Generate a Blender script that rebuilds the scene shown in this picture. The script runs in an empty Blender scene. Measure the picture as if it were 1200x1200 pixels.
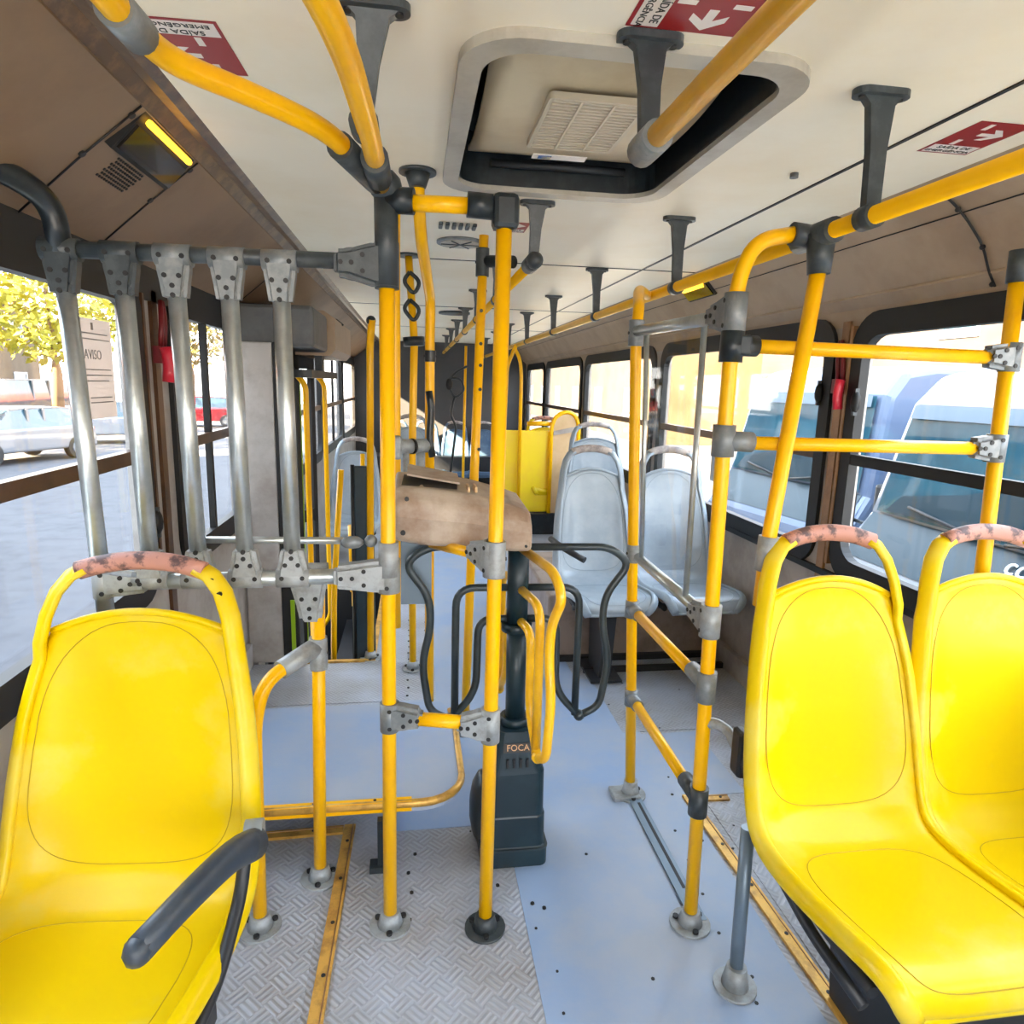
import bpy, bmesh, math, random
from mathutils import Vector, Matrix
random.seed(7)
SC = bpy.context.scene
COL = SC.collection

# ------------------------------------------------------------------ camera
cam_d = bpy.data.cameras.new('camera'); cam = bpy.data.objects.new('camera', cam_d); COL.objects.link(cam)
cam_d.sensor_width = 36.0; cam_d.lens = 36.0 * 780.0 / 1200.0; cam_d.clip_start = 0.02; cam_d.clip_end = 400
RX = (0.98939, -0.14260, 0.0258)      # camera right, up, forward in world axes (X right, Y towards the rear, Z up)
RU = (0.0022, 0.1890, 0.98197)
RF = (0.1451, 0.9716, -0.1875)
r = Vector(RX).normalized(); f = Vector(RF); f = (f - f.dot(r) * r).normalized(); u = r.cross(f)
cam.matrix_world = Matrix(((r.x, u.x, -f.x, 0), (r.y, u.y, -f.y, 0), (r.z, u.z, -f.z, 1.45), (0, 0, 0, 1)))
SC.camera = cam

# ------------------------------------------------------------------ world, sun, exposure
world = bpy.data.worlds.new('sky'); SC.world = world; world.use_nodes = True
wn = world.node_tree; wn.nodes.clear()
wo = wn.nodes.new('ShaderNodeOutputWorld'); bg = wn.nodes.new('ShaderNodeBackground')
tc = wn.nodes.new('ShaderNodeTexCoord'); sp = wn.nodes.new('ShaderNodeSeparateXYZ'); rp = wn.nodes.new('ShaderNodeValToRGB')
wn.links.new(tc.outputs['Generated'], sp.inputs[0]); wn.links.new(sp.outputs['Z'], rp.inputs[0])
wn.links.new(rp.outputs[0], bg.inputs[0]); wn.links.new(bg.outputs[0], wo.inputs[0])
rp.color_ramp.elements[0].position = 0.0; rp.color_ramp.elements[0].color = (1.0, 0.95, 0.88, 1)
rp.color_ramp.elements[1].position = 0.6; rp.color_ramp.elements[1].color = (0.72, 0.84, 1.0, 1)
bg.inputs[1].default_value = 3.4
sun_d = bpy.data.lights.new('sun', 'SUN'); sun = bpy.data.objects.new('sun', sun_d); COL.objects.link(sun)
sun_d.energy = 44.0; sun_d.color = (1.0, 0.74, 0.46); sun_d.angle = math.radians(1.0)
sun.rotation_euler = Vector((0.70, 0.42, -0.45)).to_track_quat('-Z', 'Y').to_euler()
SC.view_settings.view_transform = 'Standard'; SC.view_settings.look = 'None'
SC.view_settings.gamma = 1.0; SC.view_settings.use_curve_mapping = False
SC.view_settings.exposure = 1.6
SC.cycles.use_denoising = True; SC.cycles.max_bounces = 10; SC.cycles.diffuse_bounces = 5
SC.cycles.transparent_max_bounces = 24; SC.cycles.sample_clamp_indirect = 8.0

# ------------------------------------------------------------------ materials
def lin(c):
    return tuple((x / 255 / 12.92 if x / 255 <= 0.04045 else ((x / 255 + 0.055) / 1.055) ** 2.4) for x in c)
def mat(name, rgb, rough=0.5, metal=0.0, spec=0.5, var=None, vscale=6.0, vthr=(0.45, 0.65), bump=0.0, bscale=60, coat=0.0):
    """principled surface; var = second colour mixed in by noise (wear, dirt, grain)"""
    m = bpy.data.materials.new(name); m.use_nodes = True; n = m.node_tree.nodes; l = m.node_tree.links
    b = n['Principled BSDF']; c = lin(rgb) + (1,)
    b.inputs['Base Color'].default_value = c; b.inputs['Roughness'].default_value = rough; b.inputs['Metallic'].default_value = metal
    b.inputs['Coat Weight'].default_value = coat; b.inputs['Specular IOR Level'].default_value = spec
    t = n.new('ShaderNodeTexCoord')
    if var:
        ns = n.new('ShaderNodeTexNoise'); ns.inputs['Scale'].default_value = vscale; ns.inputs['Detail'].default_value = 6
        ns.inputs['Roughness'].default_value = 0.65
        cr = n.new('ShaderNodeValToRGB'); cr.color_ramp.elements[0].position = vthr[0]; cr.color_ramp.elements[1].position = vthr[1]
        cr.color_ramp.elements[0].color = c; cr.color_ramp.elements[1].color = lin(var) + (1,)
        l.new(t.outputs['Object'], ns.inputs['Vector']); l.new(ns.outputs['Fac'], cr.inputs[0]); l.new(cr.outputs[0], b.inputs['Base Color'])
    if bump:
        nb = n.new('ShaderNodeTexNoise'); nb.inputs['Scale'].default_value = bscale; nb.inputs['Detail'].default_value = 4
        bp = n.new('ShaderNodeBump'); bp.inputs['Strength'].default_value = bump; bp.inputs['Distance'].default_value = 0.004
        l.new(t.outputs['Object'], nb.inputs['Vector']); l.new(nb.outputs['Fac'], bp.inputs['Height']); l.new(bp.outputs[0], b.inputs['Normal'])
    return m
M = {}
M['pole'] = mat('yellow_paint', (255, 190, 0), 0.32, var=(240, 168, 4), vscale=5, vthr=(.5, .75), coat=.12, spec=.3)
M['seat'] = mat('yellow_plastic', (230, 196, 0), 0.33, var=(226, 208, 92), vscale=3.2, vthr=(.50, .74), coat=.06, spec=.22)
M['seat_dark'] = mat('yellow_plastic_line', (190, 158, 0), 0.5)
M['grip'] = mat('worn_pink_grip', (188, 134, 118), 0.5, var=(96, 72, 70), vscale=24, vthr=(.50, .60), bump=.3)
M['gseat'] = mat('grey_blue_plastic', (146, 160, 172), 0.33, var=(170, 180, 188), vscale=4, vthr=(.4, .7), coat=.2)
M['gseat_line'] = mat('grey_plastic_line', (120, 134, 142), 0.5)
M['ggrip'] = mat('pale_grip', (190, 178, 170), 0.5, var=(130, 120, 118), vscale=20)
M['bseat'] = mat('dark_blue_plastic', (58, 84, 112), 0.4, var=(90, 116, 140), vscale=5)
M['clamp'] = mat('grey_cast_fitting', (120, 125, 128), 0.42, metal=.25, var=(142, 144, 144), vscale=25, bump=.15)
M['clamp_l'] = mat('pale_cast_fitting', (160, 165, 168), 0.45, metal=.2, var=(138, 140, 138), vscale=25, bump=.15)
M['clamp_d'] = mat('dark_grey_fitting', (56, 62, 66), 0.4, metal=.1, var=(72, 78, 80), vscale=25)
M['black'] = mat('black_fitting', (24, 32, 38), 0.35, var=(40, 48, 52), vscale=20)
M['bolt'] = mat('bolt_hole', (18, 18, 20), 0.5)
M['silver'] = mat('brushed_aluminium', (196, 202, 202), 0.3, metal=.75, var=(170, 176, 176), vscale=9)
M['ceil'] = mat('ceiling_laminate', (250, 240, 218), 0.5, var=(244, 230, 202), vscale=1.2)
M['cove'] = mat('cove_laminate', (180, 158, 132), 0.5, var=(164, 140, 114), vscale=2)
M['cove_l'] = mat('shaded_cove_laminate', (140, 114, 88), 0.5, var=(118, 94, 72), vscale=1.6)  # cove laminate again, with the left side's shade put into the colour
M['cove_strip'] = mat('brown_profile', (112, 92, 78), 0.3, metal=.35, var=(150, 122, 92), vscale=14)
M['wall'] = mat('grey_beige_panel', (176, 166, 156), 0.5, var=(150, 138, 128), vscale=4)
M['wall_l'] = mat('pale_panel', (180, 176, 172), 0.5, var=(158, 150, 144), vscale=5)
M['rubber'] = mat('black_rubber', (22, 21, 22), 0.55)
M['brown'] = mat('brown_anodised', (96, 66, 44), 0.35, metal=.4, var=(70, 48, 34), vscale=8)
M['tan'] = mat('tan_profile', (170, 128, 88), 0.35, metal=.3, var=(140, 100, 66), vscale=8)
M['brass'] = mat('brass_strip', (226, 176, 84), 0.38, metal=.35, var=(150, 108, 56), vscale=14, vthr=(.45, .7))
M['vinyl'] = mat('smooth_blue_floor', (146, 168, 200), 0.42, var=(166, 176, 192), vscale=2.2, vthr=(.4, .62), bump=.05)
M['tray'] = mat('grimy_beige_box', (184, 170, 154), 0.45, var=(146, 120, 100), vscale=5, vthr=(.42, .62))
M['tstile'] = mat('dark_teal_casing', (16, 38, 48), 0.38, var=(28, 50, 60), vscale=6)
M['tarm'] = mat('dark_grey_tube', (46, 56, 62), 0.35, metal=.2, var=(62, 72, 76), vscale=9)
M['yarm'] = mat('bright_yellow_tube', (252, 196, 24), 0.3, var=(236, 176, 20), vscale=9, coat=.3)
M['dark'] = mat('dark_steel', (34, 36, 40), 0.45)
M['gleg'] = mat('blue_grey_leg', (112, 128, 142), 0.35, metal=.3)
M['armrest'] = mat('dark_armrest_foam', (48, 58, 70), 0.42, var=(74, 78, 82), vscale=9)
M['armrest_cap'] = mat('grey_cap', (140, 146, 146), 0.4)
M['hatch'] = mat('hatch_moulding', (214, 196, 162), 0.45, var=(200, 178, 142), vscale=3)
M['hatch_rim'] = mat('hatch_rim', (184, 178, 164), 0.4, var=(164, 156, 142), vscale=6)
M['grille'] = mat('hatch_grille', (206, 192, 166), 0.45)
M['red'] = mat('sticker_red', (150, 2, 12), 0.4)
M['white'] = mat('sticker_white', (235, 226, 218), 0.4)
M['ink'] = mat('black_ink', (28, 26, 26), 0.5)
M['redplastic'] = mat('red_plastic', (206, 40, 60), 0.35)
M['dkred'] = mat('dark_red_plastic', (110, 16, 26), 0.4)
M['paper'] = mat('notice_paper', (224, 214, 206), 0.6)
M['vanpaint'] = mat('pale_blue_paint', (90, 106, 132), 0.25, coat=.6)
M['greyink'] = mat('grey_ink', (150, 142, 136), 0.6)
M['panel_y'] = mat('yellow_partition', (255, 222, 30), 0.4, var=(250, 205, 60), vscale=2)
M['panel_tan'] = mat('tan_partition', (214, 180, 134), 0.45, var=(204, 166, 116), vscale=4)
M['rear'] = mat('rear_bulkhead', (60, 62, 66), 0.5, var=(74, 70, 70), vscale=1.5)
M['green'] = mat('lime_edge', (140, 176, 20), 0.4)
M['mech'] = mat('door_motor_cover', (92, 94, 96), 0.45, var=(76, 78, 80), vscale=6)
M['amber'] = mat('amber_lens', (26, 14, 5), 0.12, coat=.6)
M['tanbox'] = mat('wheel_box', (150, 134, 124), 0.45, var=(120, 104, 96), vscale=6)
M['carwhite'] = mat('white_paint', (124, 130, 138), 0.25, coat=.6)
M['carblue'] = mat('blue_paint', (50, 90, 150), 0.25, coat=.6)
M['carsilver'] = mat('silver_paint', (108, 112, 118), 0.25, coat=.6)
M['carred'] = mat('red_paint', (150, 20, 30), 0.25, coat=.6)
M['carglass'] = mat('car_window', (40, 70, 84), 0.08, coat=.8)
M['windscreen'] = mat('windscreen_teal', (44, 84, 98), 0.08, coat=.8, var=(32, 66, 80), vscale=1.5)
M['dash'] = mat('dashboard_teal', (18, 48, 60), 0.4)
M['tyre'] = mat('tyre', (30, 30, 32), 0.7)
M['lampwhite'] = mat('headlamp', (220, 226, 230), 0.1, coat=.8)
M['paver'] = mat('concrete_paver', (94, 95, 100), 0.85, var=(78, 79, 86), vscale=2, bump=.2)
M['bounce_sheet'] = mat('pale_bounce', (226, 220, 208), 0.8, var=(212, 204, 190), vscale=1.5)  # pale colour for the added ground sheets that bounce light upwards
M['ground'] = mat('sandy_ground', (78, 78, 82), 0.9, var=(66, 66, 70), vscale=3)
M['plaster'] = mat('ochre_plaster', (86, 72, 54), 0.8, var=(76, 60, 42), vscale=.8)
M['plaster2'] = mat('pale_plaster', (60, 54, 52), 0.8, var=(52, 46, 44), vscale=.8)
M['roof'] = mat('terracotta', (196, 110, 70), 0.8, var=(170, 90, 56), vscale=2)
M['bark'] = mat('bark', (110, 84, 60), 0.9, bump=.5)
M['leaf'] = mat('yellow_green_leaf', (140, 134, 12), 0.6, var=(110, 110, 18), vscale=2)
M['leaf2'] = mat('olive_leaf', (96, 88, 30), 0.6, var=(112, 84, 30), vscale=2)
def glass(name, tint=(0.97, 0.99, 1.0), gloss=0.25):
    m = bpy.data.materials.new(name); m.use_nodes = True; n = m.node_tree.nodes; l = m.node_tree.links; n.clear()
    o = n.new('ShaderNodeOutputMaterial'); tr = n.new('ShaderNodeBsdfTransparent'); gl = n.new('ShaderNodeBsdfGlossy')
    tr.inputs[0].default_value = tint + (1,); gl.inputs['Roughness'].default_value = 0.03
    lw = n.new('ShaderNodeLayerWeight'); lw.inputs[0].default_value = 0.5; pw = n.new('ShaderNodeMath'); pw.operation = 'POWER'; pw.inputs[1].default_value = 4.0
    fr = n.new('ShaderNodeMath'); fr.operation = 'MULTIPLY_ADD'; fr.inputs[1].default_value = 0.5; fr.inputs[2].default_value = 0.03; mx = n.new('ShaderNodeMixShader')
    l.new(lw.outputs['Facing'], pw.inputs[0]); l.new(pw.outputs[0], fr.inputs[0])
    l.new(fr.outputs[0], mx.inputs[0]); l.new(tr.outputs[0], mx.inputs[1]); l.new(gl.outputs[0], mx.inputs[2]); l.new(mx.outputs[0], o.inputs[0])
    return m
M['glass'] = glass('window_glass')
M['acrylic'] = glass('scratched_acrylic', (0.93, 0.94, 0.95))
mp_ = M['paper'].node_tree; tr_ = mp_.nodes.new('ShaderNodeBsdfTranslucent'); tr_.inputs[0].default_value = (.8, .7, .62, 1); mx_ = mp_.nodes.new('ShaderNodeMixShader'); mx_.inputs[0].default_value = .65
mp_.links.new(mp_.nodes['Principled BSDF'].outputs[0], mx_.inputs[1]); mp_.links.new(tr_.outputs[0], mx_.inputs[2]); mp_.links.new(mx_.outputs[0], mp_.nodes['Material Output'].inputs[0])
def tread_material():
    """five-bar aluminium tread plate: short raised bars in alternating directions"""
    m = bpy.data.materials.new('tread_plate'); m.use_nodes = True; n = m.node_tree.nodes; l = m.node_tree.links
    b = n['Principled BSDF']; b.inputs['Roughness'].default_value = 0.42; b.inputs['Metallic'].default_value = 0.25
    t = n.new('ShaderNodeTexCoord'); mp = n.new('ShaderNodeMapping'); mp.inputs['Rotation'].default_value[2] = math.radians(45)
    l.new(t.outputs['Object'], mp.inputs[0])
    ck = n.new('ShaderNodeTexChecker'); ck.inputs['Scale'].default_value = 22.0; l.new(mp.outputs[0], ck.inputs['Vector'])
    sx = n.new('ShaderNodeSeparateXYZ'); l.new(mp.outputs[0], sx.inputs[0])
    def bars(ax):
        mu = n.new('ShaderNodeMath'); mu.operation = 'MULTIPLY'; mu.inputs[1].default_value = 2 * math.pi * 22.0 * 3
        l.new(sx.outputs[ax], mu.inputs[0]); s = n.new('ShaderNodeMath'); s.operation = 'SINE'; l.new(mu.outputs[0], s.inputs[0])
        return s
    bx_, by_ = bars('X'), bars('Y')
    mx = n.new('ShaderNodeMix'); mx.data_type = 'FLOAT'
    l.new(ck.outputs['Fac'], mx.inputs[0]); l.new(bx_.outputs[0], mx.inputs[2]); l.new(by_.outputs[0], mx.inputs[3])
    cr = n.new('ShaderNodeMath'); cr.operation = 'GREATER_THAN'; cr.inputs[1].default_value = 0.25; l.new(mx.outputs[0], cr.inputs[0])
    bp = n.new('ShaderNodeBump'); bp.inputs['Strength'].default_value = 0.4; bp.inputs['Distance'].default_value = 0.002
    l.new(mx.outputs[0], bp.inputs['Height']); l.new(bp.outputs[0], b.inputs['Normal'])
    ns = n.new('ShaderNodeTexNoise'); ns.inputs['Scale'].default_value = 4; ns.inputs['Detail'].default_value = 6; l.new(t.outputs['Object'], ns.inputs['Vector'])
    ra = n.new('ShaderNodeValToRGB'); ra.color_ramp.elements[0].position = .35; ra.color_ramp.elements[1].position = .68
    ra.color_ramp.elements[0].color = lin((178, 184, 196)) + (1,); ra.color_ramp.elements[1].color = lin((158, 156, 156)) + (1,)
    l.new(ns.outputs['Fac'], ra.inputs[0])
    m2 = n.new('ShaderNodeMix'); m2.data_type = 'RGBA'; m2.inputs[7].default_value = lin((198, 202, 210)) + (1,)
    mf = n.new('ShaderNodeMath'); mf.operation = 'MULTIPLY'; mf.inputs[1].default_value = 0.3; l.new(cr.outputs[0], mf.inputs[0])
    l.new(mf.outputs[0], m2.inputs[0]); l.new(ra.outputs[0], m2.inputs[6]); l.new(m2.outputs[2], b.inputs['Base Color'])
    return m
M['tread'] = tread_material()

# ------------------------------------------------------------------ mesh building helpers (world coordinates)
V = Vector
def frame_of(d):
    d = V(d).normalized(); a = V((0, 0, 1)) if abs(d.z) < 0.9 else V((1, 0, 0))
    x = a.cross(d).normalized(); return x, d.cross(x).normalized(), d
def fillet(pts, rad, n=6):
    """round the corners of a polyline"""
    pts = [V(p) for p in pts]
    if rad <= 0 or len(pts) < 3: return pts
    out = [pts[0]]
    for i in range(1, len(pts) - 1):
        p, a, b = pts[i], pts[i - 1], pts[i + 1]
        da, db = (a - p), (b - p); la, lb = da.length, db.length; k = min(rad, la * .48, lb * .48)
        q0 = p + da / la * k; q1 = p + db / lb * k
        for j in range(n + 1):
            t = j / n; out.append(q0 * (1 - t) ** 2 + p * 2 * t * (1 - t) + q1 * t * t)
    out.append(pts[-1]); return out
class MB:
    def __init__(s): s.v = []; s.f = []; s.sm = []
    def raw(s, vs, fs, smooth=False):
        o = len(s.v); s.v += [tuple(v) for v in vs]
        for q in fs: s.f.append([o + i for i in q]); s.sm.append(smooth)
        return s
    def box(s, lo, hi, rot=None, piv=None):
        x0, y0, z0 = lo; x1, y1, z1 = hi
        vs = [V(p) for p in ((x0,y0,z0),(x1,y0,z0),(x1,y1,z0),(x0,y1,z0),(x0,y0,z1),(x1,y0,z1),(x1,y1,z1),(x0,y1,z1))]
        if rot is not None:
            c = V(piv) if piv is not None else sum(vs, V()) / 8
            R = Matrix.Rotation(rot[0], 3, rot[1]); vs = [R @ (v - c) + c for v in vs]
        return s.raw(vs, [(0,3,2,1),(4,5,6,7),(0,1,5,4),(1,2,6,5),(2,3,7,6),(3,0,4,7)])
    def bbox(s, lo, hi, b=0.01):
        """box with chamfered vertical and horizontal edges"""
        bm = bmesh.new(); bmesh.ops.create_cube(bm, size=1.0)
        for v in bm.verts:
            v.co = V((lo[0] + (v.co.x + .5) * (hi[0]-lo[0]), lo[1] + (v.co.y + .5) * (hi[1]-lo[1]), lo[2] + (v.co.z + .5) * (hi[2]-lo[2])))
        bmesh.ops.bevel(bm, geom=bm.edges[:], offset=b, segments=2, affect='EDGES', profile=0.5)
        bm.verts.index_update(); s.raw([v.co for v in bm.verts], [[v.index for v in q.verts] for q in bm.faces]); bm.free(); return s
    def tube(s, pts, r, n=14, rad=0.0, caps=True, flat=None, up=None):
        pts = fillet(pts, rad); k = len(pts); tang = []
        for i in range(k):
            a = pts[max(i-1, 0)]; b = pts[min(i+1, k-1)]; tang.append((b - a).normalized())
        x, y, d = frame_of(tang[0])
        if up is not None: x = V(up) - V(up).dot(d) * d; x.normalize(); y = d.cross(x)
        vs = []; rr = r if isinstance(r, (list, tuple)) else None
        for i in range(k):
            if i:
                q = tang[i-1].rotation_difference(tang[i]); x = q @ x; y = q @ y
            ri = r if rr is None else rr[0] + (rr[1]-rr[0]) * i / (k-1)
            fx, fy = (1, 1) if flat is None else flat
            for j in range(n):
                a = 2*math.pi*j/n; vs.append(pts[i] + x*ri*fx*math.cos(a) + y*ri*fy*math.sin(a))
        fs = [(i*n+j, i*n+(j+1) % n, (i+1)*n+(j+1) % n, (i+1)*n+j) for i in range(k-1) for j in range(n)]
        s.raw(vs, fs, True)
        if caps:
            o = len(s.v) - len(vs)
            s.f.append([o + j for j in reversed(range(n))]); s.sm.append(False)
            s.f.append([o + (k-1)*n + j for j in range(n)]); s.sm.append(False)
        return s
    def cyl(s, a, b, r, n=20): return s.tube([a, b], r, n)
    def cone(s, a, b, r0, r1, n=20): return s.tube([a, b], [r0, r1], n)
    def prism(s, poly, axis, lo, hi, smooth=False):
        """poly: list of 2D points in the two other axes; extruded along axis ('X','Y','Z')"""
        def P(p, h):
            if axis == 'X': return (h, p[0], p[1])
            if axis == 'Y': return (p[0], h, p[1])
            return (p[0], p[1], h)
        n = len(poly); vs = [P(p, lo) for p in poly] + [P(p, hi) for p in poly]
        fs = [list(range(n)), [n + i for i in reversed(range(n))]] + [(i, n+i, n+(i+1) % n, (i+1) % n) for i in range(n)]
        return s.raw(vs, fs, smooth)
    def ring(s, outer, inner, axis, lo, hi):
        """closed band between two outlines of equal length, extruded"""
        def P(p, h):
            if axis == 'X': return (h, p[0], p[1])
            if axis == 'Y': return (p[0], h, p[1])
            return (p[0], p[1], h)
        n = len(outer); vs = [P(p, lo) for p in outer] + [P(p, lo) for p in inner] + [P(p, hi) for p in outer] + [P(p, hi) for p in inner]
        fs = []
        for i in range(n):
            j = (i+1) % n
            fs += [(i, j, n+j, n+i), (2*n+i, 3*n+i, 3*n+j, 2*n+j), (i, 2*n+i, 2*n+j, j), (n+i, n+j, 3*n+j, 3*n+i)]
        return s.raw(vs, fs)
    def disc(s, c, nrm, r, t=0.002, n=10):
        c = V(c); d = V(nrm).normalized(); return s.tube([c - d*t, c + d*t], r, n)
    def ball(s, c, r, n=12, sc=(1, 1, 1)):
        vs = []; fs = []; m = n // 2
        for i in range(m + 1):
            th = math.pi*i/m
            for j in range(n):
                ph = 2*math.pi*j/n; vs.append((c[0]+r*sc[0]*math.sin(th)*math.cos(ph), c[1]+r*sc[1]*math.sin(th)*math.sin(ph), c[2]+r*sc[2]*math.cos(th)))
        for i in range(m):
            for j in range(n): fs.append((i*n+j, (i+1)*n+j, (i+1)*n+(j+1) % n, i*n+(j+1) % n))
        return s.raw(vs, fs, True)
def rrect(cx, cy, w, h, r, n=6):
    p = []
    for sx, sy, a0 in ((1, 1, 0), (-1, 1, 90), (-1, -1, 180), (1, -1, 270)):
        for i in range(n + 1):
            a = math.radians(a0 + 90*i/n); p.append((cx + sx*(w/2 - r) + r*math.cos(a), cy + sy*(h/2 - r) + r*math.sin(a)))
    return p
LOC = {}
def obj(name, mb, m, parent=None, loc=None, label=None):
    """link a builder as ONE mesh object; vertices are stored relative to the thing's base"""
    o3 = V(loc) if loc is not None else (LOC.get(parent.name, V()) if parent else V())
    me = bpy.data.meshes.new(name); me.from_pydata([V(v) - o3 for v in mb.v], [], mb.f); me.materials.append(M[m] if isinstance(m, str) else m)
    me.polygons.foreach_set('use_smooth', mb.sm); me.update()
    bm = bmesh.new(); bm.from_mesh(me); bmesh.ops.remove_doubles(bm, verts=bm.verts, dist=1e-6); bmesh.ops.recalc_face_normals(bm, faces=bm.faces); bm.to_mesh(me); bm.free()
    o = bpy.data.objects.new(name, me); COL.objects.link(o)
    if parent: o.parent = parent; LOC[o.name] = o3
    else: o.location = o3; LOC[o.name] = o3
    if label: o['label'] = label
    if name in ('bolt', 'screw', 'paint_chip', 'text_line', 'seam_screw') and len(mb.f) > 14: o['kind'] = 'stuff'
    return o
def thing(name, label, cat, loc=(0, 0, 0), group=None):
    o = bpy.data.objects.new(name, None); o.empty_display_size = .1; COL.objects.link(o); o.location = loc; LOC[o.name] = V(loc)
    o['label'] = label; o['category'] = cat
    if group: o['group'] = group
    return o
def tag(o, label, cat, group=None):
    o['label'] = label; o['category'] = cat
    if group: o['group'] = group
    return o
def struct(name, loc=(0, 0, 0)):
    o = bpy.data.objects.new(name, None); COL.objects.link(o); o.location = loc; LOC[o.name] = V(loc); o['kind'] = 'structure'; return o
def smesh(name, mb, m, loc=(0, 0, 0)):
    o = obj(name, mb, m, None, loc); o['kind'] = 'structure'; return o
def copy_tree(o, parent=None):
    c = o.copy(); COL.objects.link(c)
    if parent: c.parent = parent
    for ch in list(o.children): copy_tree(ch, c)
    return c
def text(name, s, size, mtx, m, parent=None, ext=0.0004, stretch=1.0):
    cu = bpy.data.curves.new(name, 'FONT'); cu.body = s; cu.size = size; cu.align_x = 'CENTER'; cu.align_y = 'CENTER'; cu.extrude = ext; cu.resolution_u = 3
    t = bpy.data.objects.new(name, cu); COL.objects.link(t); bpy.context.view_layer.update()
    me = bpy.data.meshes.new_from_object(t); bpy.data.objects.remove(t); me.materials.clear(); me.materials.append(M[m])
    me.transform(mtx @ Matrix.Diagonal((stretch, 1, 1, 1)))
    if parent: me.transform(Matrix.Translation(-LOC[parent.name]))
    o = bpy.data.objects.new(name, me); COL.objects.link(o)
    if parent: o.parent = parent
    return o
def basis(origin, x, y):
    x = V(x).normalized(); y = V(y); y = (y - y.dot(x)*x).normalized(); z = x.cross(y)
    return Matrix(((x.x, y.x, z.x, origin[0]), (x.y, y.y, z.y, origin[1]), (x.z, y.z, z.z, origin[2]), (0, 0, 0, 1)))

# ------------------------------------------------------------------ the bus body
XL, XR, ZC, YB, YF = -0.85, 1.65, 2.03, 10.0, -2.6
WB, WT = 0.78, 1.70                      # window opening bottom and top
fl = MB()
fl.box((XL, YF, -.06), (XR, 3.37, 0)).box((-.22, 3.37, -.06), (XR, 4.85, 0)).box((XL, 4.85, -.06), (XR, YB, 0))
floor = smesh('floor', fl, 'tread')
obj('vinyl_sheet', MB().box((.30, YF, 0), (.955, 3.05, .0022)).box((-.12, 1.98, 0), (.30, 2.9, .002)).box((.1, 2.9, 0), (.80, 9.9, .0018)).box((.955, 2.06, 0), (1.20, 2.5, .0018)), 'vinyl', floor)
obj('tread_plate', MB().box((XL+.03, .2, 0), (-.262, 1.965, .003)), 'tread', floor)
obj('tread_plate', MB().box((-.198, .2, 0), (.298, 1.97, .0025)), 'tread', floor)
obj('tread_plate', MB().box((1.03, .2, 0), (XR-.02, 2.02, .003)), 'tread', floor)
obj('tread_plate', MB().box((-.72, 2.9, 0), (-.07, 3.36, .003)), 'tread', floor)
obj('tread_plate', MB().box((.88, 2.52, 0), (XR-.02, 3.1, .003)), 'tread', floor)
rv = MB()
for i in range(14): rv.disc((-.035 + .004*(i % 2), 2.95 + i*.085, .001), (0, 0, 1), .006, .0025, 6)
for i in range(9): rv.disc((.06 + .004*(i % 3), 2.95 + i*.14, .001), (0, 0, 1), .006, .0025, 6)
for i in range(34): rv.disc((random.uniform(.15, 1.5), random.uniform(1.05, 3.0), .003), (0, 0, 1), random.uniform(.003, .006), .001, 6)
for i in range(10): rv.disc((.84 + random.uniform(-.05, .05), 1.25 + i*.07, .003), (0, 0, 1), .005, .001, 6)
for x, y in ((-.02, 1.78), (-.01, 1.70), (.0, 1.86), (-.015, 1.6), (.24, 1.7), (.33, 1.62), (.36, 1.6)): rv.disc((x, y, .004), (0, 0, 1), .006, .002, 6)
ro = obj('floor_rivet', rv, 'bolt', floor); ro['kind'] = 'stuff'
# ceiling with the roof hatch opening
HX0, HX1, HY0, HY1 = 0.115, 0.705, 1.25, 2.10
ce = MB()
CL, CR = -.484, 1.40
ce.box((CL, YF, ZC), (HX0, YB, ZC+.04)).box((HX1, YF, ZC), (CR, YB, ZC+.04)).box((HX0, YF, ZC), (HX1, HY0, ZC+.04)).box((HX0, HY1, ZC), (HX1, YB, ZC+.04))
ceiling = smesh('ceiling', ce, 'ceil')
obj('panel_joint', MB().box((1.118, YF, ZC-.003), (1.128, YB, ZC+.001)), 'bolt', ceiling)
for y in (3.35, 5.35, 7.35):
    obj('panel_joint', MB().box((CL, y, ZC-.003), (CR, y+.007, ZC+.001)), 'bolt', ceiling)
# sloping coves
tl = MB(); tl.prism([(CL, ZC+.03), (CL, ZC), (-.505, ZC-.012), (-.535, ZC-.002), (-.565, ZC-.03), (-.575, ZC+.03)], 'Y', YF, YB)
smesh('trim_1', tl, 'cove_strip')
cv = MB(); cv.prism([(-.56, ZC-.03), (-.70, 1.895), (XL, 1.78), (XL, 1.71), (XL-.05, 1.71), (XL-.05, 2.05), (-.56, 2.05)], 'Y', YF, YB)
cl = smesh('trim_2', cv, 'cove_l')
def on_left_cove(t, y, off=.002):       # t from 0 (upper edge) to 1 (wall edge)
    a = V((-.56, y, ZC-.03)); b = V((-.70, y, 1.895)); c = V((XL, y, 1.78)); n1 = V((.70, 0, -.72)); k = .49
    p = a.lerp(b, t/k) if t < k else b.lerp(c, (t-k)/(1-k)); return p + V((.6, 0, -.8))*off
for y in (1.63, 2.0, 3.4):
    obj('panel_seam', MB().tube([on_left_cove(0, y-.02), on_left_cove(.49, y), on_left_cove(1, y+.03)], .0025, 5), 'bolt', cl)
    for t in (.08, .45): obj('panel_screw', MB().disc(on_left_cove(t, y-.015+.02*t), (.6, 0, -.8), .008, .003, 8), 'bolt', cl)
hs = MB()
for i in range(7):
    for j in range(12):
        hs.disc(on_left_cove(.34 + .028*i, 1.73 + j*.012 + (i % 2)*.006, .001), (.6, 0, -.8), .0038, .001, 5)
hs = obj('vent_hole', hs, 'bolt', cl); hs['kind'] = 'stuff'
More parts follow.
